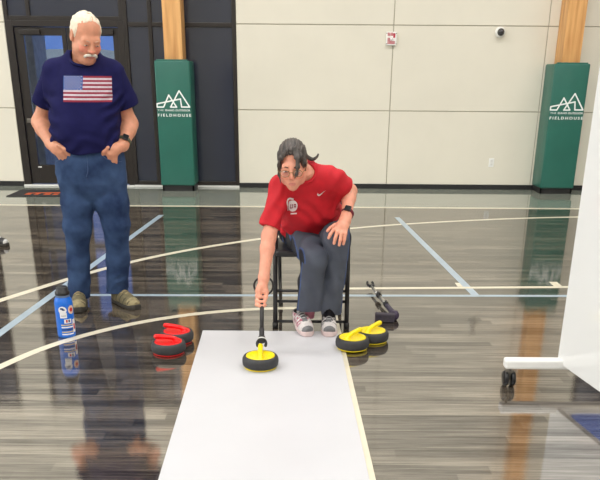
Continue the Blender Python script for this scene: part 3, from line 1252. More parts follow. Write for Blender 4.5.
# local x runs along the board towards the viewer, local y is the side away from the mat
bm = B()
add_box(bm, (0.0, 0.0, 0.115), (1.82, 0.028, 1.95), 0.004)
obj('board', bm, WB, t)
for x in (0.035, 1.785):
    bm = B()
    add_tube(bm, [(x, 0.046, 0.10), (x, 0.046, 1.90)], 0.016, 12)
    obj('upright', bm, WF, t)
    M2 = Matrix.Rotation(-ang + R(0.0), 4, 'Z')
    bm = B()
    add_box(bm, (-0.303, -0.03, 0.093), (0.36, 0.03, 0.142), 0.012, seg=3)
    bm.transform(Matrix.Translation((x, 0.03, 0)) @ M2)
    f = obj('foot', bm, WF, t)
    for ex in (-0.272, 0.335):
        bm = B()
        for yy in (-0.017, 0.017):
            add_lathe(bm, [(0, -0.010), (0.034, -0.010), (0.0385, -0.005), (0.0385, 0.005), (0.034, 0.010), (0, 0.010)], n=24)
            for v in bm.verts:
                if not v.tag:
                    c0 = v.co.copy()
                    v.co = Vector((c0.z + yy, c0.y, c0.x + 0.0385))
                    v.tag = True
        bm.transform(Matrix.Translation((x, 0.03, 0)) @ M2 @ Matrix.Translation((ex, 0, 0)))
        c = obj('caster', bm, mat('black_caster', s(24, 24, 26), rough=0.3), f, True)
        bm = B()
        add_box(bm, (-0.022, -0.014, 0.060), (0.022, 0.014, 0.08), 0.004)
        add_tube(bm, [(0, 0, 0.03), (0, 0, 0.094)], 0.006, 8)
        bm.transform(Matrix.Translation((x, 0.03, 0)) @ M2 @ Matrix.Translation((ex, 0, 0)))
        obj('caster_stem', bm, HW, f)

# ================================================================== PEOPLE
SKIN_M = mat('weathered_skin', s(216, 150, 120), rough=0.5, var=0.07, scale=40, bump=0.06, bscale=200, sub=0.12)
SKIN_W = mat('fair_skin', s(228, 158, 132), rough=0.5, var=0.06, scale=40, bump=0.05, bscale=200, sub=0.12)
LIP_M = mat('lip', s(196, 122, 106), rough=0.45, var=0.06)
LIP_W = mat('rose_lip', s(206, 128, 114), rough=0.4, var=0.06)
CHEEK = mat('ruddy_skin', s(222, 140, 116), rough=0.5, var=0.08, scale=50, sub=0.12)
EYE_W = mat('eye_white', s(225, 218, 210), rough=0.2)
IRIS = mat('dark_iris', s(40, 34, 34), rough=0.15)


def head(sd, T, t, fem=False):
    """head in its own frame: face towards local -y, ears level with the origin"""
    sd.frame(T, t)
    e = 0.93 if fem else 1.0
    sd.ell((0, 0.016, 0.034), (0.077 * e, 0.098 * e, 0.089), k=0.02)
    sd.ell((0, -0.030, -0.042), (0.060 * e, 0.066, 0.076 if not fem else 0.072), k=0.03)
    sd.ell((0, -0.073, -0.100 + 0.006 * fem), (0.028 if not fem else 0.022, 0.022, 0.022), k=0.035)
    for g in (-1, 1):
        sd.ell((g * 0.050 * e, -0.010, -0.068), (0.018, 0.034, 0.030), k=0.03)
        sd.ell((g * 0.036 * e, -0.066, -0.034), (0.026, 0.026, 0.026), k=0.025)
    sd.cone((-0.036, -0.080, 0.016), (0.036, -0.080, 0.016), 0.015, 0.015, k=0.02)
    for g in (-1, 1):
        sd.ell((g * 0.031, -0.104, -0.004), (0.019, 0.016, 0.012), k=0.012, op='sub')
        sd.ell((g * 0.031, -0.084, -0.005), (0.016, 0.012, 0.010), k=0.006)
        sd.cone((g * 0.018, -0.096, 0.004), (g * 0.044, -0.086, 0.003), 0.0035, 0.003, k=0.005)
    nl = 1.0 if not fem else 0.86
    sd.cone((0, -0.093, 0.006), (0, -0.113 * (1 if not fem else 0.98), -0.034), 0.0085, 0.0125 * nl, k=0.012)
    for g in (-1, 1):
        sd.ell((g * 0.0125 * nl, -0.103, -0.037), (0.009 * nl, 0.011, 0.008), k=0.007)
        sd.ell((g * 0.007, -0.112, -0.0455), (0.004, 0.005, 0.003), k=0.002, op='sub')
    sd.ell((0, -0.086, -0.068), (0.030, 0.014, 0.018), k=0.015)
    sd.ell((0, -0.099, -0.0645), (0.023, 0.007, 0.0055), k=0.005)
    sd.ell((0, -0.097, -0.0765), (0.020, 0.008, 0.0065), k=0.005)
    sd.cone((-0.022, -0.103, -0.0705), (0.022, -0.103, -0.0705), 0.0016, 0.0016, k=0.003, op='sub')
    for g in (-1, 1):
        x = g * 0.077 * e
        sd.ell((x, 0.014, -0.002), (0.009, 0.019, 0.031), k=0.008)
        sd.ell((x + g * 0.007, 0.010, 0.002), (0.005, 0.010, 0.017), k=0.006, op='sub')
        sd.ell((x, 0.004, -0.024), (0.007, 0.009, 0.010), k=0.006)
    sd.frame()


def eyes(T, t, root, name='eye'):
    for g in (-1, 1):
        c = np.array(T) @ np.array((g * 0.031, -0.0872, -0.0065)) + t
        q = Solid(c - 0.016, c + 0.016, 0.0012).frame(T, t)
        q.ell((g * 0.031, -0.0872, -0.0065), (0.0130, 0.0102, 0.0046), k=0)
        ic = np.array(T) @ np.array((g * 0.031 + 0.001, -0.099, -0.0085)) + t
        q.frame()
        q.build(name, [EYE_W, IRIS], root, lambda p, n: (np.linalg.norm(p - ic, axis=1) < 0.0068))


def tubes(name, m, root, paths, r, n=8):
    for p in paths:
        bm = B()
        add_tube(bm, [Vector(q) - root.location for q in smooth_path(p, 5)], r, n)
        o = obj(name, bm, m, root, True)
    return o


def onto(bvh, p, d, off):
    """nearest surface point along d from p, lifted off the surface"""
    h = bvh.ray_cast(Vector(p), Vector(d))
    if h[0] is None:
        h = bvh.find_nearest(Vector(p))
    n = h[1]
    if n.dot(Vector(d)) > 0:
        n = -n
    return h[0] + n * off


def tree(o):
    me = o.data
    return BVHTree.FromPolygons([v.co.copy() for v in me.vertices], [tuple(p.vertices) for p in me.polygons])


def shoe(root, name, T, t, mats, style):
    """toe towards local -y, heel at +y, sole on z = 0; 0.29 m long"""
    t = np.array(t, float)
    lo = t - 0.21
    hi = t + 0.21
    SOLE, UP, TOE, LACE, ACC = mats
    k_ = 1.0 if style == 'boot' else 0.86
    outl = [(-0.158, 0.006, 0.020), (-0.13, 0.006, 0.041), (-0.08, 0.004, 0.050), (-0.02, 0, 0.046), (0.04, -0.003, 0.037), (0.10, -0.002, 0.037), (0.125, 0, 0.030), (0.135, 0, 0.018)]
    q = Solid(lo, hi, 0.0035).frame(T, t)
    hgt = 0.105 if style == 'boot' else 0.068
    q.loft([(-0.150 * k_, 0.006, 0.030, 0.018, 0.020), (-0.125 * k_, 0.006, 0.033, 0.038, 0.030), (-0.08 * k_, 0.004, 0.036, 0.046, 0.040), (-0.03 * k_, 0, 0.045, 0.044, 0.052), (0.02 * k_, -0.002, 0.05, 0.037, 0.064), (0.07 * k_, -0.002, 0.052, 0.035, 0.060), (0.115 * k_, 0, 0.050, 0.034, 0.052), (0.130 * k_, 0, 0.045, 0.022, 0.040)], k=0.0, ax=1)
    if style == 'boot':
        q.cone((0, 0.055, 0.06), (0, 0.070, hgt), 0.044, 0.046, k=0.03)
    else:
        q.cone((0, 0.050, 0.05), (0, 0.062, hgt), 0.036, 0.037, k=0.03)
    q.cut(lambda x, y, z: np.maximum(0.012 - z, z - hgt - 0.012 + 0.0 * x), k=0.006)
    q.cone((0, 0.063, hgt - 0.01), (0, 0.07, hgt + 0.06), 0.034, 0.040, k=0.006, op='sub')
    # seams and tongue
    q.cone((-0.02, -0.03, hgt * 0.86), (-0.022, 0.03, hgt), 0.004, k=0.004, op='sub')
    q.cone((0.02, -0.03, hgt * 0.86), (0.022, 0.03, hgt), 0.004, k=0.004, op='sub')
    q.cone((-0.045, -0.095 * k_, 0.035), (0.050, -0.095 * k_, 0.035), 0.003, k=0.003, op='sub')
    Ti = np.array(T)

    def pick(p, n):
        l = (p - t) @ Ti
        out = np.zeros(len(p), int)
        out[(l[:, 1] < -0.094 * k_) & (l[:, 2] < 0.075)] = 1
        out[(l[:, 1] > 0.085 * k_) & (l[:, 2] < 0.08)] = 1
        out[(np.abs(np.sin(l[:, 1] * 70 + l[:, 2] * 30)) < 0.28) & (np.abs(l[:, 0]) > 0.024) & (l[:, 2] > 0.03)] = 2
        if style == 'run':
            out[(np.sin(l[:, 1] * 120 + l[:, 0] * 60) * np.sin(l[:, 0] * 110 - l[:, 2] * 80) > 0.30) & (l[:, 2] > 0.028) & (out == 0)] = 2
            out[(np.abs(l[:, 0]) < 0.016) & (l[:, 2] > 0.06)] = 1
            out[(l[:, 1] < -0.128 * k_)] = 1
            out[(l[:, 1] >= -0.128 * k_) & (l[:, 1] < -0.085 * k_)] = 0
        return out
    o = q.build(name, [UP, TOE, ACC], root, pick)
    # sole
    q = Solid(lo, hi, 0.0035).frame(T, t)
    pr = [(y * k_, x, 0.014, r_ * (1.04 if style == 'boot' else 0.98), 0.030) for y, x, r_ in outl]
    q.loft(pr, k=0, ax=1, p=2.4)
    q.cut(lambda x, y, z: np.maximum(-z, z - (0.026 + 0.012 * np.clip((y - 0.02) / 0.1, 0, 1) + 0.010 * np.clip((-y - 0.11) / 0.04, 0, 1))), k=0.004)
    if style == 'boot':
        for yy in np.arange(-0.13, 0.12, 0.028):
            q.box((0, yy, 0.0), (0.07, 0.004, 0.007), 0.002, k=0.002, op='sub')
    q.build('sole', SOLE, None).parent = o
    # laces
    bm = B()
    f = lambda l: Vector(Ti @ np.array(l) + t) - root.location
    for i in range(4):
        y = -0.045 * k_ + i * 0.024
        z = (0.083 if style == 'boot' else 0.074) + i * (0.011 if style == 'boot' else 0.006)
        add_tube(bm, [f(v) for v in smooth_path([(-0.026, y + 0.006, z - 0.006), (0, y, z + 0.009), (0.026, y + 0.012, z - 0.006)], 4)], 0.003, 6)
    yy, zz = 0.03 * k_, (0.122 if style == 'boot' else 0.096)
    for g in (-1, 1):
        add_tube(bm, [f(v) for v in smooth_path([(0, yy, zz), (g * 0.018, yy - 0.012, zz + 0.004), (g * 0.028, yy - 0.004, zz - 0.014), (g * 0.008, yy, zz - 0.002)], 4)], 0.0025, 6)
    obj('laces', bm, LACE, o, True)
    for ch in o.children:
        if ch.name.startswith('sole'):
            ch.data.transform(Matrix.Translation(-Vector(root.location)))
    return o


def fingers(sd, chains, r0, r1, k=0.004):
    for c in chains:
        n = len(c)
        sd.chain(c, [r0 + (r1 - r0) * i / (n - 1) for i in range(n)], k=k, k0=0.010)


# ------------------------------------------------------------------ the standing man
man = thing('person', 'standing person in navy flag T-shirt and blue jeans, hands in pockets', 'person', (-1.25, 3.40, 0))
HT = rot(pitch=28, yaw=33, roll=0) @ rot(roll=2)
Ht = np.array((-1.168, 3.330, 1.603))
sd = Solid((-1.62, 3.10, 0.0), (-0.86, 3.62, 1.78), 0.0042)
head(sd, HT, Ht)
sd.cone(Ht + HT @ np.array((0, 0.030, -0.05)), (-1.222, 3.440, 1.49), 0.058, 0.064, k=0.03)
sd.ell(Ht + HT @ np.array((0, -0.040, -0.115)), (0.045, 0.04, 0.03), k=0.03)
sd.loft([(0.84, -1.225, 3.40, 0.14, 0.09), (0.95, -1.225, 3.40, 0.16, 0.11), (1.10, -1.225, 3.40, 0.16, 0.115), (1.28, -1.225, 3.42, 0.155, 0.10), (1.41, -1.225, 3.43, 0.13, 0.075), (1.47, -1.225, 3.44, 0.07, 0.05)], k=0.03)
for lg in ([(-1.30, 3.405, 0.86), (-1.333, 3.38, 0.52), (-1.388, 3.44, 0.06)], [(-1.15, 3.405, 0.86), (-1.100, 3.39, 0.53), (-1.148, 3.468, 0.08)]):
    sd.chain(lg, [0.075, 0.050, 0.036], k=0.02)
# arms: shoulder, elbow, wrist
ARM_R = [(-1.400, 3.440, 1.38), (-1.528, 3.500, 1.130), (-1.432, 3.360, 1.015)]
ARM_L = [(-1.062, 3.440, 1.37), (-1.000, 3.500, 1.125), (-1.022, 3.365, 1.010)]
for A in (ARM_R, ARM_L):
    A = [np.array(v) for v in A]
    sd.cone(A[0], A[1], 0.048, 0.046, k=0.02)
    m_ = A[1] + (A[2] - A[1]) * 0.3
    sd.cone(A[1], m_, 0.046, 0.048, k=0.03)
    sd.cone(m_, A[2], 0.048, 0.034, k=0.02)
# right hand (left in the photo): the back of the hand shows, fingers go down into the pocket
sd.cone((-1.432, 3.360, 1.015), (-1.395, 3.300, 1.005), 0.034, 0.034, k=0.02)
sd.ell((-1.372, 3.282, 0.995), (0.046, 0.030, 0.038), k=0.022)
fingers(sd, [[(-1.388, 3.275, 0.978), (-1.372, 3.300, 0.935), (-1.362, 3.330, 0.895)], [(-1.366, 3.266, 0.975), (-1.350, 3.292, 0.930), (-1.340, 3.325, 0.885)],
             [(-1.346, 3.263, 0.980), (-1.328, 3.288, 0.932), (-1.318, 3.322, 0.888)], [(-1.334, 3.261, 0.994), (-1.308, 3.284, 0.950), (-1.298, 3.315, 0.910)],
             [(-1.362, 3.256, 1.018), (-1.328, 3.248, 0.996), (-1.306, 3.268, 0.960)]], 0.0125, 0.0095)
# left hand: the wrist and the heel of the hand show
sd.cone((-1.022, 3.365, 1.010), (-1.045, 3.312, 0.998), 0.033, 0.034, k=0.02)
sd.ell((-1.066, 3.292, 0.985), (0.038, 0.028, 0.036), k=0.02)
fingers(sd, [[(-1.048, 3.288, 0.968), (-1.056, 3.305, 0.925), (-1.060, 3.330, 0.885)], [(-1.064, 3.276, 0.966), (-1.074, 3.298, 0.920), (-1.080, 3.325, 0.878)],
             [(-1.080, 3.270, 0.970), (-1.094, 3.292, 0.926), (-1.100, 3.322, 0.886)], [(-1.094, 3.270, 0.982), (-1.112, 3.290, 0.948), (-1.118, 3.318, 0.912)],
             [(-1.084, 3.264, 1.004), (-1.108, 3.258, 0.984), (-1.122, 3.276, 0.955)]], 0.0125, 0.0095)


def skin_pick(T, t, mouth=0.021):
    T = np.array(T)

    def f(p, n):
        l = (p - t) @ T
        o = np.zeros(len(p), int)
        o[((l[:, 0] / mouth) ** 2 + ((l[:, 2] + 0.0708) / 0.0098) ** 2 < 1) & (l[:, 1] < -0.09)] = 1
        ck = ((np.abs(np.abs(l[:, 0]) - 0.042) < 0.02) & (l[:, 1] < -0.05) & (np.abs(l[:, 2] + 0.032) < 0.017)) | ((np.abs(l[:, 0]) < 0.014) & (l[:, 1] < -0.106) & (l[:, 2] < -0.024) & (l[:, 2] > -0.05))
        o[ck] = 2
        return o
    return f


sd.build('body', [SKIN_M, LIP_M, CHEEK], man, skin_pick(HT, Ht))
eyes(HT, Ht, man)
HP = lambda T, t, *l: tuple(np.array(T) @ np.array(l) + t)
# hair
GREY = mat('white_hair', s(236, 222, 200), rough=0.7, var=0.10, scale=120, bump=0.5, bscale=300, stretch=(1, 1, 0.35))
q = Solid(Ht - 0.17, Ht + 0.17, 0.0032).frame(HT, Ht)
q.ell((0, 0.018, 0.034), (0.0800, 0.101, 0.0915), k=0)
q.ell((0, 0.055, -0.03), (0.066, 0.058, 0.055), k=0.02)


def hairline(x, y, z):
    top = 0.060 - (0.85 * z + 0.53 * y) + 0.008 * np.cos(x * 60)
    back = np.maximum(-0.006 - y + 0.25 * np.maximum(0.03 - z, 0), -0.062 - z)
    side = np.maximum(np.maximum(-0.028 - y, -0.006 - z), 0.045 - np.abs(x))
    return np.minimum(np.minimum(top, back), side)


q.cut(hairline, k=0.008)
for g in (-1, 1):
    q.ell((g * 0.08, 0.014, -0.004), (0.02, 0.022, 0.034), k=0.006, op='sub')
q.wrinkle(lambda x, y, z: 0.0035 * vnoise(x * 70, y * 40, z * 40, 3) + 0.002 * vnoise(x * 160, y * 90, z * 90, 5))
q.frame()
q.build('hair', GREY, man)
tubes('mustache', mat('white_mustache', s(232, 224, 210), rough=0.8, var=0.1, scale=200, bump=0.4),
      man, [[HP(HT, Ht, g * 0.002, -0.109, -0.054), HP(HT, Ht, g * 0.014, -0.107, -0.056), HP(HT, Ht, g * 0.027, -0.101, -0.061), HP(HT, Ht, g * 0.032, -0.093, -0.073)] for g in (-1, 1)], 0.0078, 10)
tubes('eyebrow', mat('pale_eyebrow', s(214, 172, 148), rough=0.8), man,
      [[HP(HT, Ht, g * 0.014, -0.098, 0.014), HP(HT, Ht, g * 0.030, -0.095, 0.019), HP(HT, Ht, g * 0.048, -0.080, 0.013)] for g in (-1, 1)], 0.0032, 8)

# T-shirt
NAVY = mat('navy_cotton', s(27, 27, 72), spec=0.15, rough=0.9, var=0.08, scale=25, bump=0.12, bscale=400)
sd = Solid((-1.64, 3.12, 0.90), (-0.84, 3.64, 1.62), 0.0048)
sd.loft([(0.880, -1.225, 3.395, 0.204, 0.150), (0.98, -1.226, 3.392, 0.206, 0.158), (1.06, -1.227, 3.380, 0.204, 0.172), (1.15, -1.227, 3.378, 0.198, 0.168), (1.24, -1.225, 3.395, 0.196, 0.150), (1.34, -1.225, 3.415, 0.202, 0.135), (1.42, -1.225, 3.430, 0.192, 0.112), (1.460, -1.224, 3.440, 0.158, 0.098), (1.495, -1.223, 3.445, 0.115, 0.088), (1.530, -1.221, 3.445, 0.082, 0.076)], k=0, p=2.2)
SL_R = [np.array(v) for v in ((-1.392, 3.435, 1.412), (-1.486, 3.478, 1.240))]
SL_L = [np.array(v) for v in ((-1.062, 3.435, 1.405), (-1.004, 3.478, 1.235))]
for a, b in (SL_R, SL_L):
    sd.cone(a, b + (b - a) * 0.25, 0.074, 0.070, k=0.05)


def shirt_folds(x, y, z):
    u = x + 1.225
    n1 = vnoise(x * 6, y * 6, z * 6, 7)
    w = 0.010 * np.sin((z + 0.9 * np.abs(u) ** 1.3) * 58 + 6 * n1) * np.clip((1.12 - z) / 0.12, 0, 1) * (0.6 + 0.4 * n1)
    w = w + 0.007 * np.sin((u * 0.9 * np.sign(u) - z) * 75 + 5 * vnoise(x * 7, y * 7, z * 7, 9)) * np.clip((np.abs(u) - 0.10) / 0.06, 0, 1) * np.clip((1.33 - z) / 0.05, 0, 1) * np.clip((0.26 - np.abs(u)) / 0.06, 0.15, 1)
    return w * 0.95 + 0.007 * vnoise(x * 14, y * 14, z * 10, 11)


sd.wrinkle(shirt_folds)
for a, b in (SL_R, SL_L):
    d = (b - a) / np.linalg.norm(b - a)
    side = -1 if a[0] < -1.2 else 1
    hem = b + d * 0.012
    sd.cut(lambda x, y, z, d=d, hem=hem, side=side, a=a: np.where((x - a[0]) * side > 0.030, (x - hem[0]) * d[0] + (y - hem[1]) * d[1] + (z - hem[2]) * d[2], -0.2), k=0.004)
    sd.cone(b - d * 0.010, b + d * 0.2, 0.054, 0.055, k=0.004, op='sub')
sd.cone((-1.214, 3.418, 1.486), (-1.180, 3.340, 1.56), 0.068, 0.095, k=0.01, op='sub')
sd.cut(lambda x, y, z: 0.968 + 0.035 * np.clip((np.abs(x + 1.215) - 0.07) / 0.1, 0, 1) + 0.006 * np.sin((x + 1.2) * 30) - z - 0.06 * np.clip((y - 3.35) * 4, 0, 1), k=0.006)
sd.loft([(0.90, -1.225, 3.395, 0.192, 0.138), (1.0, -1.225, 3.395, 0.192, 0.138)], k=0.004, op='sub')
shirt = sd.build('t_shirt', NAVY, man)
bv = tree(shirt)
O_ = Vector(man.location)
# neck rib
pts = []
for k in range(40):
    a = 2 * PI * k / 40
    pts.append((-1.211 + 0.079 * math.cos(a), 3.410 + 0.080 * math.sin(a), 1.492 + 0.042 * math.sin(a) - 0.008 * math.cos(a)))
bm = B()
add_tube(bm, [Vector(p) - O_ for p in pts], 0.0085, 8, closed=True)
obj('neck_rib', bm, NAVY, shirt, True)

# flag print laid onto the chest
FR = mat('faded_red_print', s(136, 34, 58), rough=0.8, var=0.12, scale=120)
FW = mat('faded_white_print', s(196, 182, 192), rough=0.8, var=0.10, scale=120)
FB = mat('faded_blue_print', s(48, 84, 150), rough=0.8, var=0.12, scale=120)
fx0, fx1, fz0, fz1 = -1.310, -1.050, 1.255, 1.395
bm = B()
NX, NZ = 40, 39
grid = {}
for i in range(NX + 1):
    for j in range(NZ + 1):
        p = Vector((fx0 + (fx1 - fx0) * i / NX, 2.9, fz0 + (fz1 - fz0) * j / NZ)) - O_
        grid[i, j] = bm.verts.new(onto(bv, p, (0, 1, 0), 0.0015))
for i in range(NX):
    for j in range(NZ):
        f = bm.faces.new((grid[i, j], grid[i + 1, j], grid[i + 1, j + 1], grid[i, j + 1]))
        f.smooth = True
        st_ = j // 3
        f.material_index = 2 if (i < 17 and st_ >= 6) else (0 if st_ % 2 == 0 else 1)
for r_ in range(9):
    for c in range(6 if r_ % 2 == 0 else 5):
        cx = fx0 + (fx1 - fx0) * (17 / 40) * ((c + (0.5 if r_ % 2 == 0 else 1.0)) / 6)
        cz = fz0 + (fz1 - fz0) * (18.0 / 39 + (21.0 / 39) * (r_ + 0.5) / 9)
        vs = []
        for k in range(10):
            rr = 0.0046 if k % 2 == 0 else 0.0021
            a = PI / 2 + k * PI / 5
            vs.append(bm.verts.new(onto(bv, Vector((cx + rr * math.cos(a), 2.9, cz + rr * math.sin(a))) - O_, (0, 1, 0), 0.0028)))
        f = bm.faces.new(vs)
        f.material_index = 1
me = bpy.data.meshes.new('flag_print')
bm.to_mesh(me)
bm.free()
fo = bpy.data.objects.new('flag_print', me)
COL.objects.link(fo)
for k in (FR, FW, FB):
    me.materials.append(k)
fo.parent = shirt
fo['label'] = 'faded stars and stripes flag print'

# jeans
DEN = mat('blue_denim', s(30, 44, 76), rough=0.9, spec=0.15, scale=7, bump=0.15, bscale=500, col2=s(64, 86, 122))
DEN2 = mat('dark_denim', s(34, 56, 100), rough=0.85, scale=9, var=0.1, bump=0.15, bscale=500)
sd = Solid((-1.60, 3.12, 0.0), (-0.88, 3.66, 1.02), 0.0048)
sd.loft([(0.68, -1.224, 3.40, 0.10, 0.07), (0.74, -1.224, 3.40, 0.165, 0.120), (0.79, -1.224, 3.40, 0.195, 0.140), (0.84, -1.224, 3.40, 0.204, 0.148), (0.90, -1.224, 3.395, 0.207, 0.146), (0.985, -1.224, 3.395, 0.196, 0.140)], k=0, p=2.3)
LEG_R = [(-1.318, 3.40, 0.80), (-1.322, 3.385, 0.66), (-1.333, 3.375, 0.52), (-1.360, 3.41, 0.30), (-1.388, 3.435, 0.045)]
LEG_L = [(-1.130, 3.40, 0.80), (-1.115, 3.39, 0.66), (-1.100, 3.385, 0.53), (-1.118, 3.43, 0.30), (-1.148, 3.465, 0.072)]
sd.chain(LEG_R, [0.104, 0.094, 0.080, 0.068, 0.066], k=0.03)
sd.chain(LEG_L, [0.104, 0.094, 0.079, 0.068, 0.068], k=0.03)
sd.cone((-1.224, 3.20, 0.70), (-1.220, 3.22, 0.60), 0.012, 0.02, k=0.03, op='sub')

def jean_folds(x, y, z):
    leg = np.where(x < -1.225, 1.0, -1.0)
    xc = np.where(x < -1.225, x + 1.35, x + 1.12)
    n1 = vnoise(x * 8, y * 8, z * 8, 22)
    w = 0.009 * np.sin(z * 85 + xc * 45 * leg + 6 * n1) * np.exp(-((z - 0.14) / 0.08) ** 2)
    w = w + 0.007 * np.sin(z * 55 - xc * 60 * leg + 6 * n1) * np.exp(-((z - 0.50) / 0.09) ** 2)
    w = w + 0.007 * np.sin(z * 60 + np.abs(x + 1.225) * 70 + 4 * n1) * np.exp(-((z - 0.84) / 0.07) ** 2)
    return w * 0.5 * (0.55 + 0.45 * vnoise(x * 10, y * 10, z * 10, 25)) + 0.006 * vnoise(x * 11, y * 11, z * 6, 24) + 0.003 * vnoise(x * 30, y * 30, z * 18, 26)


sd.wrinkle(jean_folds)
sd.cut(lambda x, y, z: np.where(x < -1.235, 0.043 - z + 0.06 * np.clip(3.42 - y, -0.1, 0.1), 0.073 - z + 0.10 * np.clip(3.45 - y, -0.1, 0.1)), k=0.004)
sd.cone((-1.388, 3.437, 0.0), (-1.385, 3.435, 0.09), 0.060, 0.056, k=0.004, op='sub')
sd.cone((-1.150, 3.467, 0.0), (-1.146, 3.465, 0.12), 0.061, 0.057, k=0.004, op='sub')
sd.cone((-1.224, 3.24, 0.97), (-1.222, 3.255, 0.83), 0.004, k=0.003, op='sub')
jeans = sd.build('jeans', DEN, man)
bj = tree(jeans)
seam = mat('denim_seam', s(64, 86, 124), rough=0.8)


def on_front(bvh, pts, d=(0, 1, 0), off=0.001, start=-1.2):
    return [tuple(onto(bvh, Vector(p) - O_ + Vector(d) * start, d, off)) for p in pts]


for path in ([(-1.330, 3.25, 0.972), (-1.345, 3.25, 0.945), (-1.385, 3.25, 0.925), (-1.420, 3.27, 0.918)],
             [(-1.120, 3.25, 0.972), (-1.105, 3.25, 0.945), (-1.065, 3.25, 0.925), (-1.030, 3.27, 0.918)],
             [(-1.206, 3.2, 0.96), (-1.206, 3.2, 0.88), (-1.222, 3.2, 0.835)]):
    bm = B()
    add_tube(bm, on_front(bj, smooth_path(path, 5)), 0.0024, 6)
    obj('pocket_seam' if abs(path[0][0] + 1.206) > 0.01 else 'fly_seam', bm, seam, jeans, True)
for cx, cy, cz, rr in ((-1.388, 3.437, 0.046, 0.066), (-1.150, 3.467, 0.076, 0.067)):
    bm = B()
    pts = []
    for k in range(32):
        a = 2 * PI * k / 32
        x, y = cx + rr * math.cos(a), cy + rr * math.sin(a)
        z = cz + 0.002 + (0.06 if cx < -1.2 else 0.10) * max(-0.1, min(0.1, (3.42 if cx < -1.2 else 3.45) - y))
        pts.append(Vector((x, y, z)) - O_)
    add_tube(bm, pts, 0.0045, 6, closed=True)
    obj('hem', bm, DEN2, jeans, True)

# hiking shoes
OLV = mat('olive_suede', s(112, 104, 78), rough=0.85, var=0.2, scale=60, bump=0.3)
TAN = mat('tan_suede', s(150, 138, 104), rough=0.85, var=0.2, scale=60, bump=0.3)
SOL = mat('dark_boot_sole', s(54, 50, 44), rough=0.7, var=0.2, scale=50)
LCE = mat('khaki_lace', s(170, 150, 112), rough=0.8)
BRN = mat('dark_brown_panel', s(62, 56, 44), rough=0.8, var=0.15)
shoe(man, 'hiking_shoe', rot(yaw=8), (-1.372, 3.385, 0), [SOL, OLV, TAN, LCE, BRN], 'boot')
shoe(man, 'hiking_shoe', rot(yaw=40), (-1.098, 3.420, 0), [SOL, OLV, TAN, LCE, BRN], 'boot')


def watch(root, a, b, r_, m_band, m_face, face_dir, label=None):
    """band round the wrist between a and b, face towards face_dir"""
    a, b = Vector(a), Vector(b)
    ax = (b - a).normalized()
    c = (a + b) / 2 - root.location
    bm = B()
    u = ax.cross(Vector((0, 0, 1))).normalized()
    v = ax.cross(u)
    n = 32
    ring = []
    for w_, rr in ((-0.011, r_), (-0.011, r_ + 0.004), (0.011, r_ + 0.004), (0.011, r_)):
        ring.append([bm.verts.new(c + ax * w_ + (u * math.cos(t) + v * math.sin(t)) * rr) for t in [2 * PI * k / n for k in range(n)]])
    for i in range(4):
        for k in range(n):
            bm.faces.new((ring[i][k], ring[i][(k + 1) % n], ring[(i + 1) % 4][(k + 1) % n], ring[(i + 1) % 4][k]))
    w = obj('watch', bm, m_band, root, True)
    fd = Vector(face_dir)
    fd = (fd - ax * fd.dot(ax)).normalized()
    si = ax.cross(fd)
    M = Matrix((si, ax, fd)).transposed()
    bm = B()
    add_obox(bm, c + fd * (r_ + 0.007), (0.036, 0.040, 0.012), M, 0.005)
    obj('watch_case', bm, mat('black_watch_case', s(30, 30, 33), rough=0.3), w)
    bm = B()
    add_obox(bm, c + fd * (r_ + 0.0132), (0.028, 0.031, 0.0015), M, 0.0)
    obj('watch_face', bm, m_face, w)
    if label:
        w['label'] = label
    return w


watch(man, (-1.016, 3.400, 1.040), (-1.020, 3.372, 1.016), 0.0385, mat('olive_strap', s(78, 82, 58), rough=0.7), mat('dark_screen', s(24, 30, 36), rough=0.08), (0.35, -0.8, 0.35), 'olive strap and square dark face')

man.location = (-1.319, 3.40 * 1.4605, 0)
man.scale = (1.035, 1.035, 1.0)

# ------------------------------------------------------------------ the seated woman
wom = thing('person', 'seated person in red shirt and grey trousers leaning forward with a delivery stick', 'person', (0.06, 3.20, 0))
WT = rot(pitch=13, yaw=-3, roll=0) @ rot(roll=-3)
Wt = np.array((-0.049, 2.872, 0.977))
# trunk frame: z' up the spine, -y' towards the belly
Hp, Nk = np.array((0.071, 3.33, 0.554)), np.array((0.019, 2.985, 0.912))
zz_ = (Nk - Hp) / np.linalg.norm(Nk - Hp)
xx_ = np.array((0.35, 0.04, 0.045))
xx_ = xx_ - zz_ * (xx_ @ zz_)
xx_ /= np.linalg.norm(xx_)
yy_ = np.cross(zz_, xx_)
TT = np.stack([xx_, yy_, zz_], 1)
LT = np.linalg.norm(Nk - Hp)
sd = Solid((-0.394, 2.55, 0.0), (0.474, 3.62, 1.154), 0.0042)
head(sd, WT, Wt, True)
sd.cone(Wt + WT @ np.array((0, 0.030, -0.05)), Nk + yy_ * 0.01 + zz_ * 0.01, 0.045, 0.048, k=0.03)
sd.frame(TT, Hp)
sd.loft([(-0.06, 0, 0, 0.12, 0.09), (0.05, 0, 0, 0.145, 0.10), (0.25, 0, -0.005, 0.135, 0.095), (0.40, 0, 0.0, 0.13, 0.075), (0.48, 0, 0.005, 0.10, 0.06), (0.53, 0, 0.01, 0.05, 0.045)], k=0.03)
sd.frame()
WA_R = [(-0.115, 2.99, 0.847), (-0.178, 2.892, 0.592), (-0.202, 2.772, 0.392)]
WA_L = [(0.167, 3.015, 0.884), (0.270, 3.105, 0.809), (0.248, 2.955, 0.699)]
for A in (WA_R, WA_L):
    A = [np.array(v) for v in A]
    sd.cone(A[0], A[1], 0.046, 0.039, k=0.02)
    m_ = A[1] + (A[2] - A[1]) * 0.3
    sd.cone(A[1], m_, 0.039, 0.038, k=0.02)
    sd.cone(m_, A[2], 0.038, 0.0275, k=0.02)
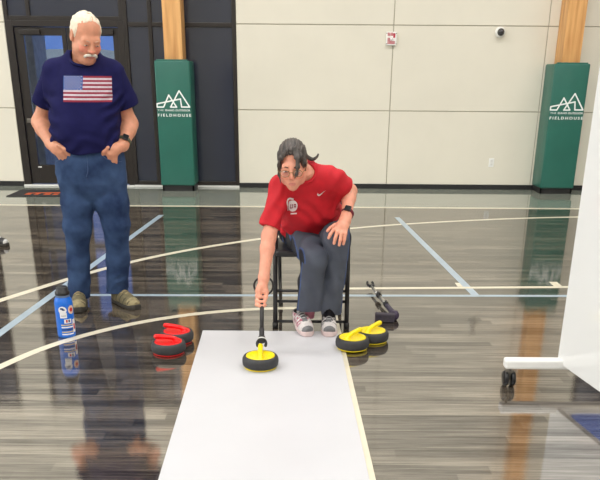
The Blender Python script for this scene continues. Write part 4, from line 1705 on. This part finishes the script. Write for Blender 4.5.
# right hand closed round the stick, which runs through (-0.206, 2.845, 0.306)
sd.cone((-0.202, 2.772, 0.392), (-0.208, 2.745, 0.350), 0.0275, 0.026, k=0.02)
sd.ell((-0.224, 2.720, 0.322), (0.019, 0.036, 0.040), k=0.022)
sd.ell((-0.212, 2.738, 0.322), (0.026, 0.022, 0.038), k=0.02)
gx, gy = -0.210, 2.700
for i, (z, ln) in enumerate(((0.334, 0.92), (0.313, 1.0), (0.292, 0.98), (0.273, 0.85))):
    y0 = gy + (z - 0.302) * 0.9
    ch = [(gx - 0.024, y0 + 0.018, z), (gx - 0.027, y0 - 0.010, z - 0.004), (gx - 0.010, y0 - 0.026 * ln, z - 0.007), (gx + 0.012, y0 - 0.020 * ln, z - 0.008), (gx + 0.020, y0 - 0.002, z - 0.007)]
    sd.chain(ch, [0.0100, 0.0098, 0.0092, 0.0085, 0.0078], k=0.004, k0=0.008)
sd.chain([(gx + 0.012, gy + 0.050, 0.348), (gx + 0.024, gy + 0.022, 0.325), (gx + 0.022, gy - 0.008, 0.302), (gx + 0.012, gy - 0.030, 0.280)], [0.0135, 0.0118, 0.0105, 0.0088], k=0.004, k0=0.014)
# left hand resting on the knee, fingers spread down
sd.cone((0.248, 2.955, 0.699), (0.238, 2.925, 0.674), 0.0285, 0.030, k=0.02)
sd.cone((0.238, 2.925, 0.671), (0.216, 2.884, 0.647), 0.030, 0.030, k=0.02)
sd.ell((0.224, 2.893, 0.650), (0.036, 0.034, 0.022), k=0.016)
fingers(sd, [[(0.205, 2.885, 0.647), (0.176, 2.862, 0.637), (0.157, 2.85, 0.613), (0.149, 2.845, 0.595)],
             [(0.214, 2.872, 0.641), (0.194, 2.845, 0.625), (0.183, 2.833, 0.593), (0.178, 2.832, 0.569)],
             [(0.227, 2.868, 0.638), (0.217, 2.84, 0.621), (0.211, 2.828, 0.587), (0.206, 2.829, 0.560)],
             [(0.242, 2.874, 0.638), (0.238, 2.848, 0.617), (0.233, 2.838, 0.588), (0.229, 2.838, 0.565)],
             [(0.217, 2.912, 0.662), (0.182, 2.898, 0.656), (0.157, 2.882, 0.642), (0.142, 2.872, 0.628)]], 0.0115, 0.0085)
sd.build('body', [SKIN_W, LIP_W, CHEEK], wom, skin_pick(WT, Wt, 0.019))
eyes(WT, Wt, wom)

# hair: swept back from a side parting, a lock over the face, short ponytail
HRW = mat('dark_brown_greying_hair', s(38, 33, 32), rough=0.5, scale=55, bump=0.6, bscale=130, stretch=(1.6, 0.3, 0.45), col2=s(92, 83, 78))
q = Solid(Wt - 0.20, Wt + 0.20, 0.0032).frame(WT, Wt)
q.ell((0, 0.020, 0.036), (0.079, 0.106, 0.090), k=0)
q.ell((0, 0.040, -0.012), (0.076, 0.083, 0.073), k=0.02)


def w_hairline(x, y, z):
    top = 0.016 - (0.80 * z + 0.60 * y)
    back = np.maximum(-0.012 - y + 0.2 * np.maximum(0.02 - z, 0), -0.066 - z)
    side = np.maximum(np.maximum(-0.048 - y, -0.018 - z), 0.050 - np.abs(x))
    return np.minimum(np.minimum(top, back), side)


q.cut(w_hairline, k=0.008)
q.chain([(0.020, -0.055, 0.095), (0.034, -0.092, 0.062), (0.034, -0.106, 0.022), (0.028, -0.112, -0.014), (0.020, -0.112, -0.032)], [0.016, 0.013, 0.010, 0.007, 0.003], k=0.012)
q.chain([(0.02, -0.062, 0.098), (0.050, -0.070, 0.060), (0.062, -0.045, 0.020), (0.066, -0.012, 0.000)], [0.012, 0.013, 0.013, 0.010], k=0.015)
q.chain([(-0.02, -0.066, 0.093), (-0.050, -0.070, 0.058), (-0.069, -0.048, 0.012), (-0.070, -0.050, -0.040), (-0.066, -0.054, -0.085)], [0.012, 0.011, 0.008, 0.005, 0.003], k=0.012)
q.wrinkle(lambda x, y, z: 0.0018 * np.sin(x * 420 + 3 * vnoise(x * 20, y * 20, z * 20, 31) + y * 30) + 0.0014 * vnoise(x * 140, y * 50, z * 60, 32))
q.frame()
q.build('hair', HRW, wom)
pt0 = np.array(HP(WT, Wt, 0.060, 0.095, 0.020))
tubes_o = B()
pth = [pt0 + np.array(v) for v in ((-0.01, -0.02, 0), (0.025, 0.0, -0.022), (0.048, 0.0, -0.026), (0.066, 0.0, -0.014), (0.074, 0.0, 0.002))]
pth = smooth_path(pth, 5)
add_tube(tubes_o, [Vector(p) - wom.location for p in pth], [0.014 - 0.010 * i / (len(pth) - 1) for i in range(len(pth))], 10)
obj('ponytail', tubes_o, HRW, wom, True)
tubes('eyebrow', mat('dark_eyebrow', s(70, 54, 48), rough=0.8), wom,
      [[HP(WT, Wt, g * 0.015, -0.097, 0.013), HP(WT, Wt, g * 0.030, -0.095, 0.018), HP(WT, Wt, g * 0.046, -0.082, 0.012)] for g in (-1, 1)], 0.0024, 8)
# glasses
GOLD = mat('thin_gold_frame', s(176, 140, 96), rough=0.25, metal=0.7)
bm = B()
for g in (-1, 1):
    add_tube(bm, [Vector(HP(WT, Wt, g * 0.033 + 0.024 * math.cos(a), -0.112 + 0.010 * abs(g * 0.033 + 0.024 * math.cos(a)) * 10 * 0.5, -0.012 + 0.018 * math.sin(a))) - wom.location for a in [2 * PI * k / 28 for k in range(28)]], 0.0016, 6, closed=True)
    add_tube(bm, [Vector(HP(WT, Wt, *p)) - wom.location for p in ((g * 0.057, -0.108, -0.008), (g * 0.072, -0.085, -0.004), (g * 0.079, 0.012, 0.006))], 0.0016, 6)
add_tube(bm, [Vector(HP(WT, Wt, *p)) - wom.location for p in ((-0.010, -0.114, -0.008), (0, -0.116, -0.005), (0.010, -0.114, -0.008))], 0.0016, 6)
gl = obj('glasses', bm, GOLD, wom, True)
for g in (-1, 1):
    bm = B()
    vs = [bm.verts.new(Vector(HP(WT, Wt, g * 0.033 + 0.0235 * math.cos(a), -0.112 + 0.05 * abs(g * 0.033 + 0.0235 * math.cos(a)), -0.012 + 0.0175 * math.sin(a))) - wom.location) for a in [2 * PI * k / 28 for k in range(28)]]
    bm.faces.new(vs)
    obj('lens', bm, GLASS, gl)

# red shirt
RED = mat('red_knit', s(196, 16, 34), rough=0.75, var=0.08, scale=22, bump=0.10, bscale=350)
sd = Solid((-0.367, 2.72, 0.383), (0.455, 3.6, 1.059), 0.0048)
sd.frame(TT, Hp)
sd.loft([(0.01, 0, 0.0, 0.182, 0.138), (0.06, 0, -0.005, 0.190, 0.145), (0.16, 0, -0.015, 0.182, 0.140), (0.28, 0, -0.025, 0.178, 0.135), (0.37, 0, -0.008, 0.178, 0.110), (0.44, 0.0, 0.0, 0.160, 0.088), (0.49, 0, 0.005, 0.112, 0.074), (0.525, 0, 0.008, 0.074, 0.064), (0.550, 0, 0.010, 0.060, 0.056)], k=0, p=2.15)
sd.frame()
WS_R = [np.array(v) for v in ((-0.113, 2.985, 0.849), (-0.170, 2.908, 0.648))]
WS_L = [np.array(v) for v in ((0.157, 3.01, 0.880), (0.232, 3.075, 0.838))]
for a, b, r0, r1 in ((*WS_R, 0.062, 0.053), (*WS_L, 0.070, 0.060)):
    d = (b - a) / np.linalg.norm(b - a)
    sd.cone(a, b + d * 0.05, r0, r1, k=0.05)


def red_folds(x, y, z):
    w = 0.008 * np.sin((z * 1.0 + (x - 0.05) * 0.7 - y * 0.4) * 60 + 5 * vnoise(x * 6, y * 6, z * 6, 41)) * np.clip((0.80 - z) / 0.12, 0, 1)
    w = w + 0.006 * np.sin((x * 1.2 - z * 0.6) * 70 + 4 * vnoise(x * 7, y * 7, z * 7, 43)) * np.clip((np.abs(x - 0.04) - 0.08) / 0.06, 0, 1)
    return 0.6 * w + 0.006 * vnoise(x * 13, y * 13, z * 13, 42)


sd.wrinkle(red_folds)
for a, b, r1, lim in ((*WS_R, 0.053, 0.10), (*WS_L, 0.060, 0.03)):
    d = (b - a) / np.linalg.norm(b - a)
    hem = b + d * 0.010
    sd.cut(lambda x, y, z, d=d, hem=hem, b=b, lim=lim: np.where(((x - b[0]) ** 2 + (y - b[1]) ** 2 + (z - b[2]) ** 2 < 0.016) & ((x - b[0]) * d[0] + (y - b[1]) * d[1] + (z - b[2]) * d[2] > -0.03) & ((b[0] > 0) | (y < 3.02)), (x - hem[0]) * d[0] + (y - hem[1]) * d[1] + (z - hem[2]) * d[2], -0.2), k=0.004)
    sd.cone(b - d * 0.006, b + d * 0.15, r1 - 0.014, r1 - 0.013, k=0.004, op='sub')
sd.cone(Nk + zz_ * 0.008 - yy_ * 0.008, Nk + zz_ * 0.08 - yy_ * 0.05, 0.046, 0.062, k=0.008, op='sub')


rshirt = sd.build('red_shirt', RED, wom)
br = tree(rshirt)
OW = Vector(wom.location)
camp = Vector((0, 0, 1.42))
# folded collar
bm = B()
pts = []
for k in range(25):
    a = R(-245) + R(310) * k / 24
    pts.append(Vector(Nk + xx_ * 0.055 * math.cos(a) + yy_ * (0.056 * math.sin(a) - 0.008) + zz_ * (0.022 + 0.012 * math.sin(a))) - OW)
add_tube(bm, pts, 0.0095, 8)
obj('collar', bm, RED, rshirt, True)


def print_on(bvh, origin, ux, uz, nrm, poly, off):
    return [onto(bvh, Vector(origin) + ux * u + uz * v - nrm * 0.25 - OW, nrm, off) for u, v in poly]


def stamp(name, bvh, c, polys, m, parent, off=0.0015, scale=1.0, tilt=0.0):
    """flat shapes (u, v in metres) laid onto the cloth round point c"""
    nrm = Vector((0.0, 0.93, -0.37)).normalized()
    ux = Vector((1, 0, 0)) * math.cos(tilt) + Vector((0, 0.37, 0.93)) * math.sin(tilt)
    uz = nrm.cross(ux) * -1
    if uz.z < 0:
        uz = -uz
    bm = B()
    for poly in polys:
        vs = [bm.verts.new(v) for v in print_on(bvh, c, ux, uz, nrm, [(u * scale, v * scale) for u, v in poly], off)]
        try:
            bm.faces.new(vs)
        except ValueError:
            pass
    bmesh.ops.triangulate(bm, faces=bm.faces[:])
    return obj(name, bm, m, parent)


circ = lambda cx, cy, r_, n=28: [(cx + r_ * math.cos(2 * PI * k / n), cy + r_ * math.sin(2 * PI * k / n)) for k in range(n)]


def quads(cx, cy, w, h):
    return [(cx - w / 2, cy - h / 2), (cx + w / 2, cy - h / 2), (cx + w / 2, cy + h / 2), (cx - w / 2, cy + h / 2)]


def ring(cx, cy, r0, r1, a0, a1, n=24):
    out = []
    for k in range(n):
        a, b = a0 + (a1 - a0) * k / n, a0 + (a1 - a0) * (k + 1) / n
        out.append([(cx + r0 * math.cos(a), cy + r0 * math.sin(a)), (cx + r1 * math.cos(a), cy + r1 * math.sin(a)), (cx + r1 * math.cos(b), cy + r1 * math.sin(b)), (cx + r0 * math.cos(b), cy + r0 * math.sin(b))])
    return out


WPR = mat('white_shirt_print', s(240, 228, 226), rough=0.7, var=0.03)
EMC = (-0.047, 2.84, 0.803)
em = stamp('emblem', br, EMC, ring(0, 0, 0.0005, 0.010, 0, 2 * PI) + ring(0, 0, 0.010, 0.020, 0, 2 * PI) + ring(0, 0, 0.020, 0.030, 0, 2 * PI) + ring(-0.003, 0.0, 0.032, 0.039, R(80), R(215)) + [quads(0.005, -0.042, 0.04, 0.008)], WPR, rshirt, 0.0022, 0.85)
stamp('emblem_mark', br, EMC, [quads(-0.020, 0, 0.006, 0.026), quads(-0.010, -0.010, 0.014, 0.006), quads(-0.004, 0.0, 0.006, 0.026), quads(0.010, 0.0, 0.006, 0.026), quads(0.016, 0.010, 0.014, 0.006), quads(0.016, -0.002, 0.012, 0.005), quads(0.023, 0.0, 0.005, 0.026)], mat('dark_red_print', s(150, 40, 50), rough=0.7), em, 0.0036, 0.68)
sw = [(-0.026, -0.006), (-0.018, -0.013), (-0.004, -0.010), (0.036, 0.016), (0.0, -0.001), (-0.012, -0.005), (-0.018, -0.004), (-0.020, 0.004)]
stamp('swoosh', br, (0.105, 2.86, 0.858), [sw], mat('silver_print', s(212, 206, 204), rough=0.4), rshirt, 0.002, 0.8, R(4))

# trousers
GRY = mat('slate_track_fabric', s(82, 87, 100), spec=0.25, rough=0.62, var=0.08, scale=12, bump=0.10, bscale=300)
BLK = mat('black_track_panel', s(24, 24, 32), rough=0.6, var=0.1)
PIP = mat('blue_piping', s(62, 84, 132), rough=0.6)
KR, KL = (0.074, 2.945, 0.460), (0.200, 2.97, 0.554)
AR, AL = (0.048, 3.075, 0.125), (0.168, 3.075, 0.120)
HR, HL = (-0.040, 3.33, 0.569), (0.167, 3.33, 0.569)
sd = Solid((-0.235, 2.8, 0.003), (0.356, 3.6, 0.754), 0.0038)
sd.frame(TT, Hp)
sd.loft([(-0.09, 0, 0.0, 0.16, 0.12), (0.0, 0, 0.0, 0.176, 0.126), (0.08, 0, 0.0, 0.165, 0.120)], k=0, p=2.2)
sd.frame()
s2 = Solid((-0.235, 2.8, 0.003), (0.356, 3.6, 0.754), 0.0038)
sd.cone(HR, KR, 0.098, 0.076, k=0.04)
sd.chain([KR, (0.062, 3.005, 0.296), AR], [0.076, 0.073, 0.080], k=0.02)
s2.cone(HL, KL, 0.098, 0.074, k=0.04)
s2.chain([KL, (0.188, 3.03, 0.299), AL], [0.074, 0.066, 0.066], k=0.02)


def trouser_folds(x, y, z):
    w = 0.008 * np.sin(x * 60 + z * 20 + 5 * vnoise(x * 7, y * 7, z * 4, 51)) * np.exp(-((z - 0.24) / 0.15) ** 2)
    w = w + 0.010 * np.sin((x * 0.7 - y + z * 0.5) * 55 + 5 * vnoise(x * 6, y * 6, z * 6, 52)) * np.clip((z - 0.42) / 0.08, 0, 1)
    return 0.85 * w + 0.007 * vnoise(x * 12, y * 12, z * 8, 53)


sd.wrinkle(trouser_folds)
s2.wrinkle(trouser_folds)
hh = np.maximum(0.008 - np.abs(sd.d - s2.d), 0) / 0.008
sd.d = np.minimum(sd.d, s2.d) - hh * hh * 0.002
sd.cut(lambda x, y, z: np.where(x < 0.122, 0.128, 0.102) - z + 0.10 * np.clip(3.05 - y, -0.08, 0.08), k=0.004)
sd.cone((AR[0], AR[1], 0.05), (AR[0] + 0.003, AR[1] - 0.008, 0.17), 0.068, 0.064, k=0.004, op='sub')
sd.cone((AL[0], AL[1], 0.04), (AL[0], AL[1] - 0.008, 0.16), 0.062, 0.058, k=0.004, op='sub')


def seam_side(p):
    """signed outward offset from each leg's middle line, over its radius"""
    out = []
    for pts, sg in (([HR, KR, AR], -1), ([HL, KL, AL], 1)):
        best, off = None, None
        for a, b in zip(pts, pts[1:]):
            d, t_ = seg_dist(p, a, b)
            a, b = np.array(a), np.array(b)
            ax = (b - a) / np.linalg.norm(b - a)
            o = np.cross(ax, np.array((1.0, 0, 0)))
            lat = np.cross(o, ax)
            lat /= np.linalg.norm(lat)
            rad = (0.098 - 0.024 * t_) if pts.index(tuple(a)) == 0 else 0.074
            v = ((p - (a + t_[:, None] * (b - a))) @ lat) * sg * 0.074 / rad
            if best is None:
                best, off = d, v
            else:
                m = d < best
                best, off = np.where(m, d, best), np.where(m, v, off)
        out.append((best, off))
    # measured against each leg's own radius
    (d1, o1), (d2, o2) = out
    return np.where(d1 < d2, o1, o2)


def tr_pick(p, n):
    o = seam_side(p)
    front = n[:, 1] < 0.25
    r_ = np.zeros(len(p), int)
    r_[o > 0.070] = 1
    r_[(o > 0.0645) & (o <= 0.070)] = 2
    return r_


trs = sd.build('trousers', [GRY, BLK, PIP], wom, tr_pick)

# running shoes
RW = mat('white_mesh_upper', s(214, 208, 206), rough=0.7, var=0.12, scale=90, bump=0.3)
RG = mat('grey_overlay', s(112, 112, 114), rough=0.6, var=0.15)
RP = mat('pink_sole', s(216, 194, 192), rough=0.6, var=0.12, scale=30)
RPK = mat('pink_overlay', s(176, 104, 120), rough=0.6, var=0.15)
RL = mat('grey_lace', s(200, 198, 200), rough=0.7)
shoe(wom, 'running_shoe', rot(pitch=7, yaw=14), (0.008, 3.05, 0.022), [RP, RW, RG, RL, RPK], 'run')
shoe(wom, 'running_shoe', rot(pitch=0, yaw=-3), (0.168, 3.055, 0.0062), [RP, RW, RG, RL, mat('black_overlay', s(54, 52, 56), rough=0.6)], 'run')
# socks
for a, b, lab in (((0.047, 3.085, 0.076), (0.057, 3.085, 0.196), 'pink'), ((0.171, 3.075, 0.055), (0.176, 3.078, 0.185), 'dark')):
    bm = B()
    add_tube(bm, [Vector(a) - OW, Vector(b) - OW], 0.034, 18)
    obj('sock', bm, mat(lab + '_sock', s(190, 120, 140) if lab == 'pink' else s(40, 38, 46), rough=0.9, bump=0.3), wom)
watch(wom, (0.255, 2.975, 0.709), (0.248, 2.955, 0.699), 0.0325, mat('dark_red_strap', s(110, 22, 40), rough=0.6), mat('dark_screen', s(24, 30, 36), rough=0.08), (0.0, -0.62, 0.78), 'dark smartwatch on a red strap')

wom.location = (0.06, 3.20 + 1.40, 0)

# ------------------------------------------------------------------ shoe just inside the left edge
ls = thing('shoe', 'black shoe with pale toe at the left edge of the floor', 'shoe', (-2.70, 6.85, 0))
shoe(ls, 'upper', rot(yaw=75), (-2.70, 6.85, 0), [SOL, mat('black_leather', s(30, 30, 32), rough=0.4), mat('pale_toe', s(196, 196, 194), rough=0.5), RL, mat('black_leather', s(30, 30, 32))], 'run')
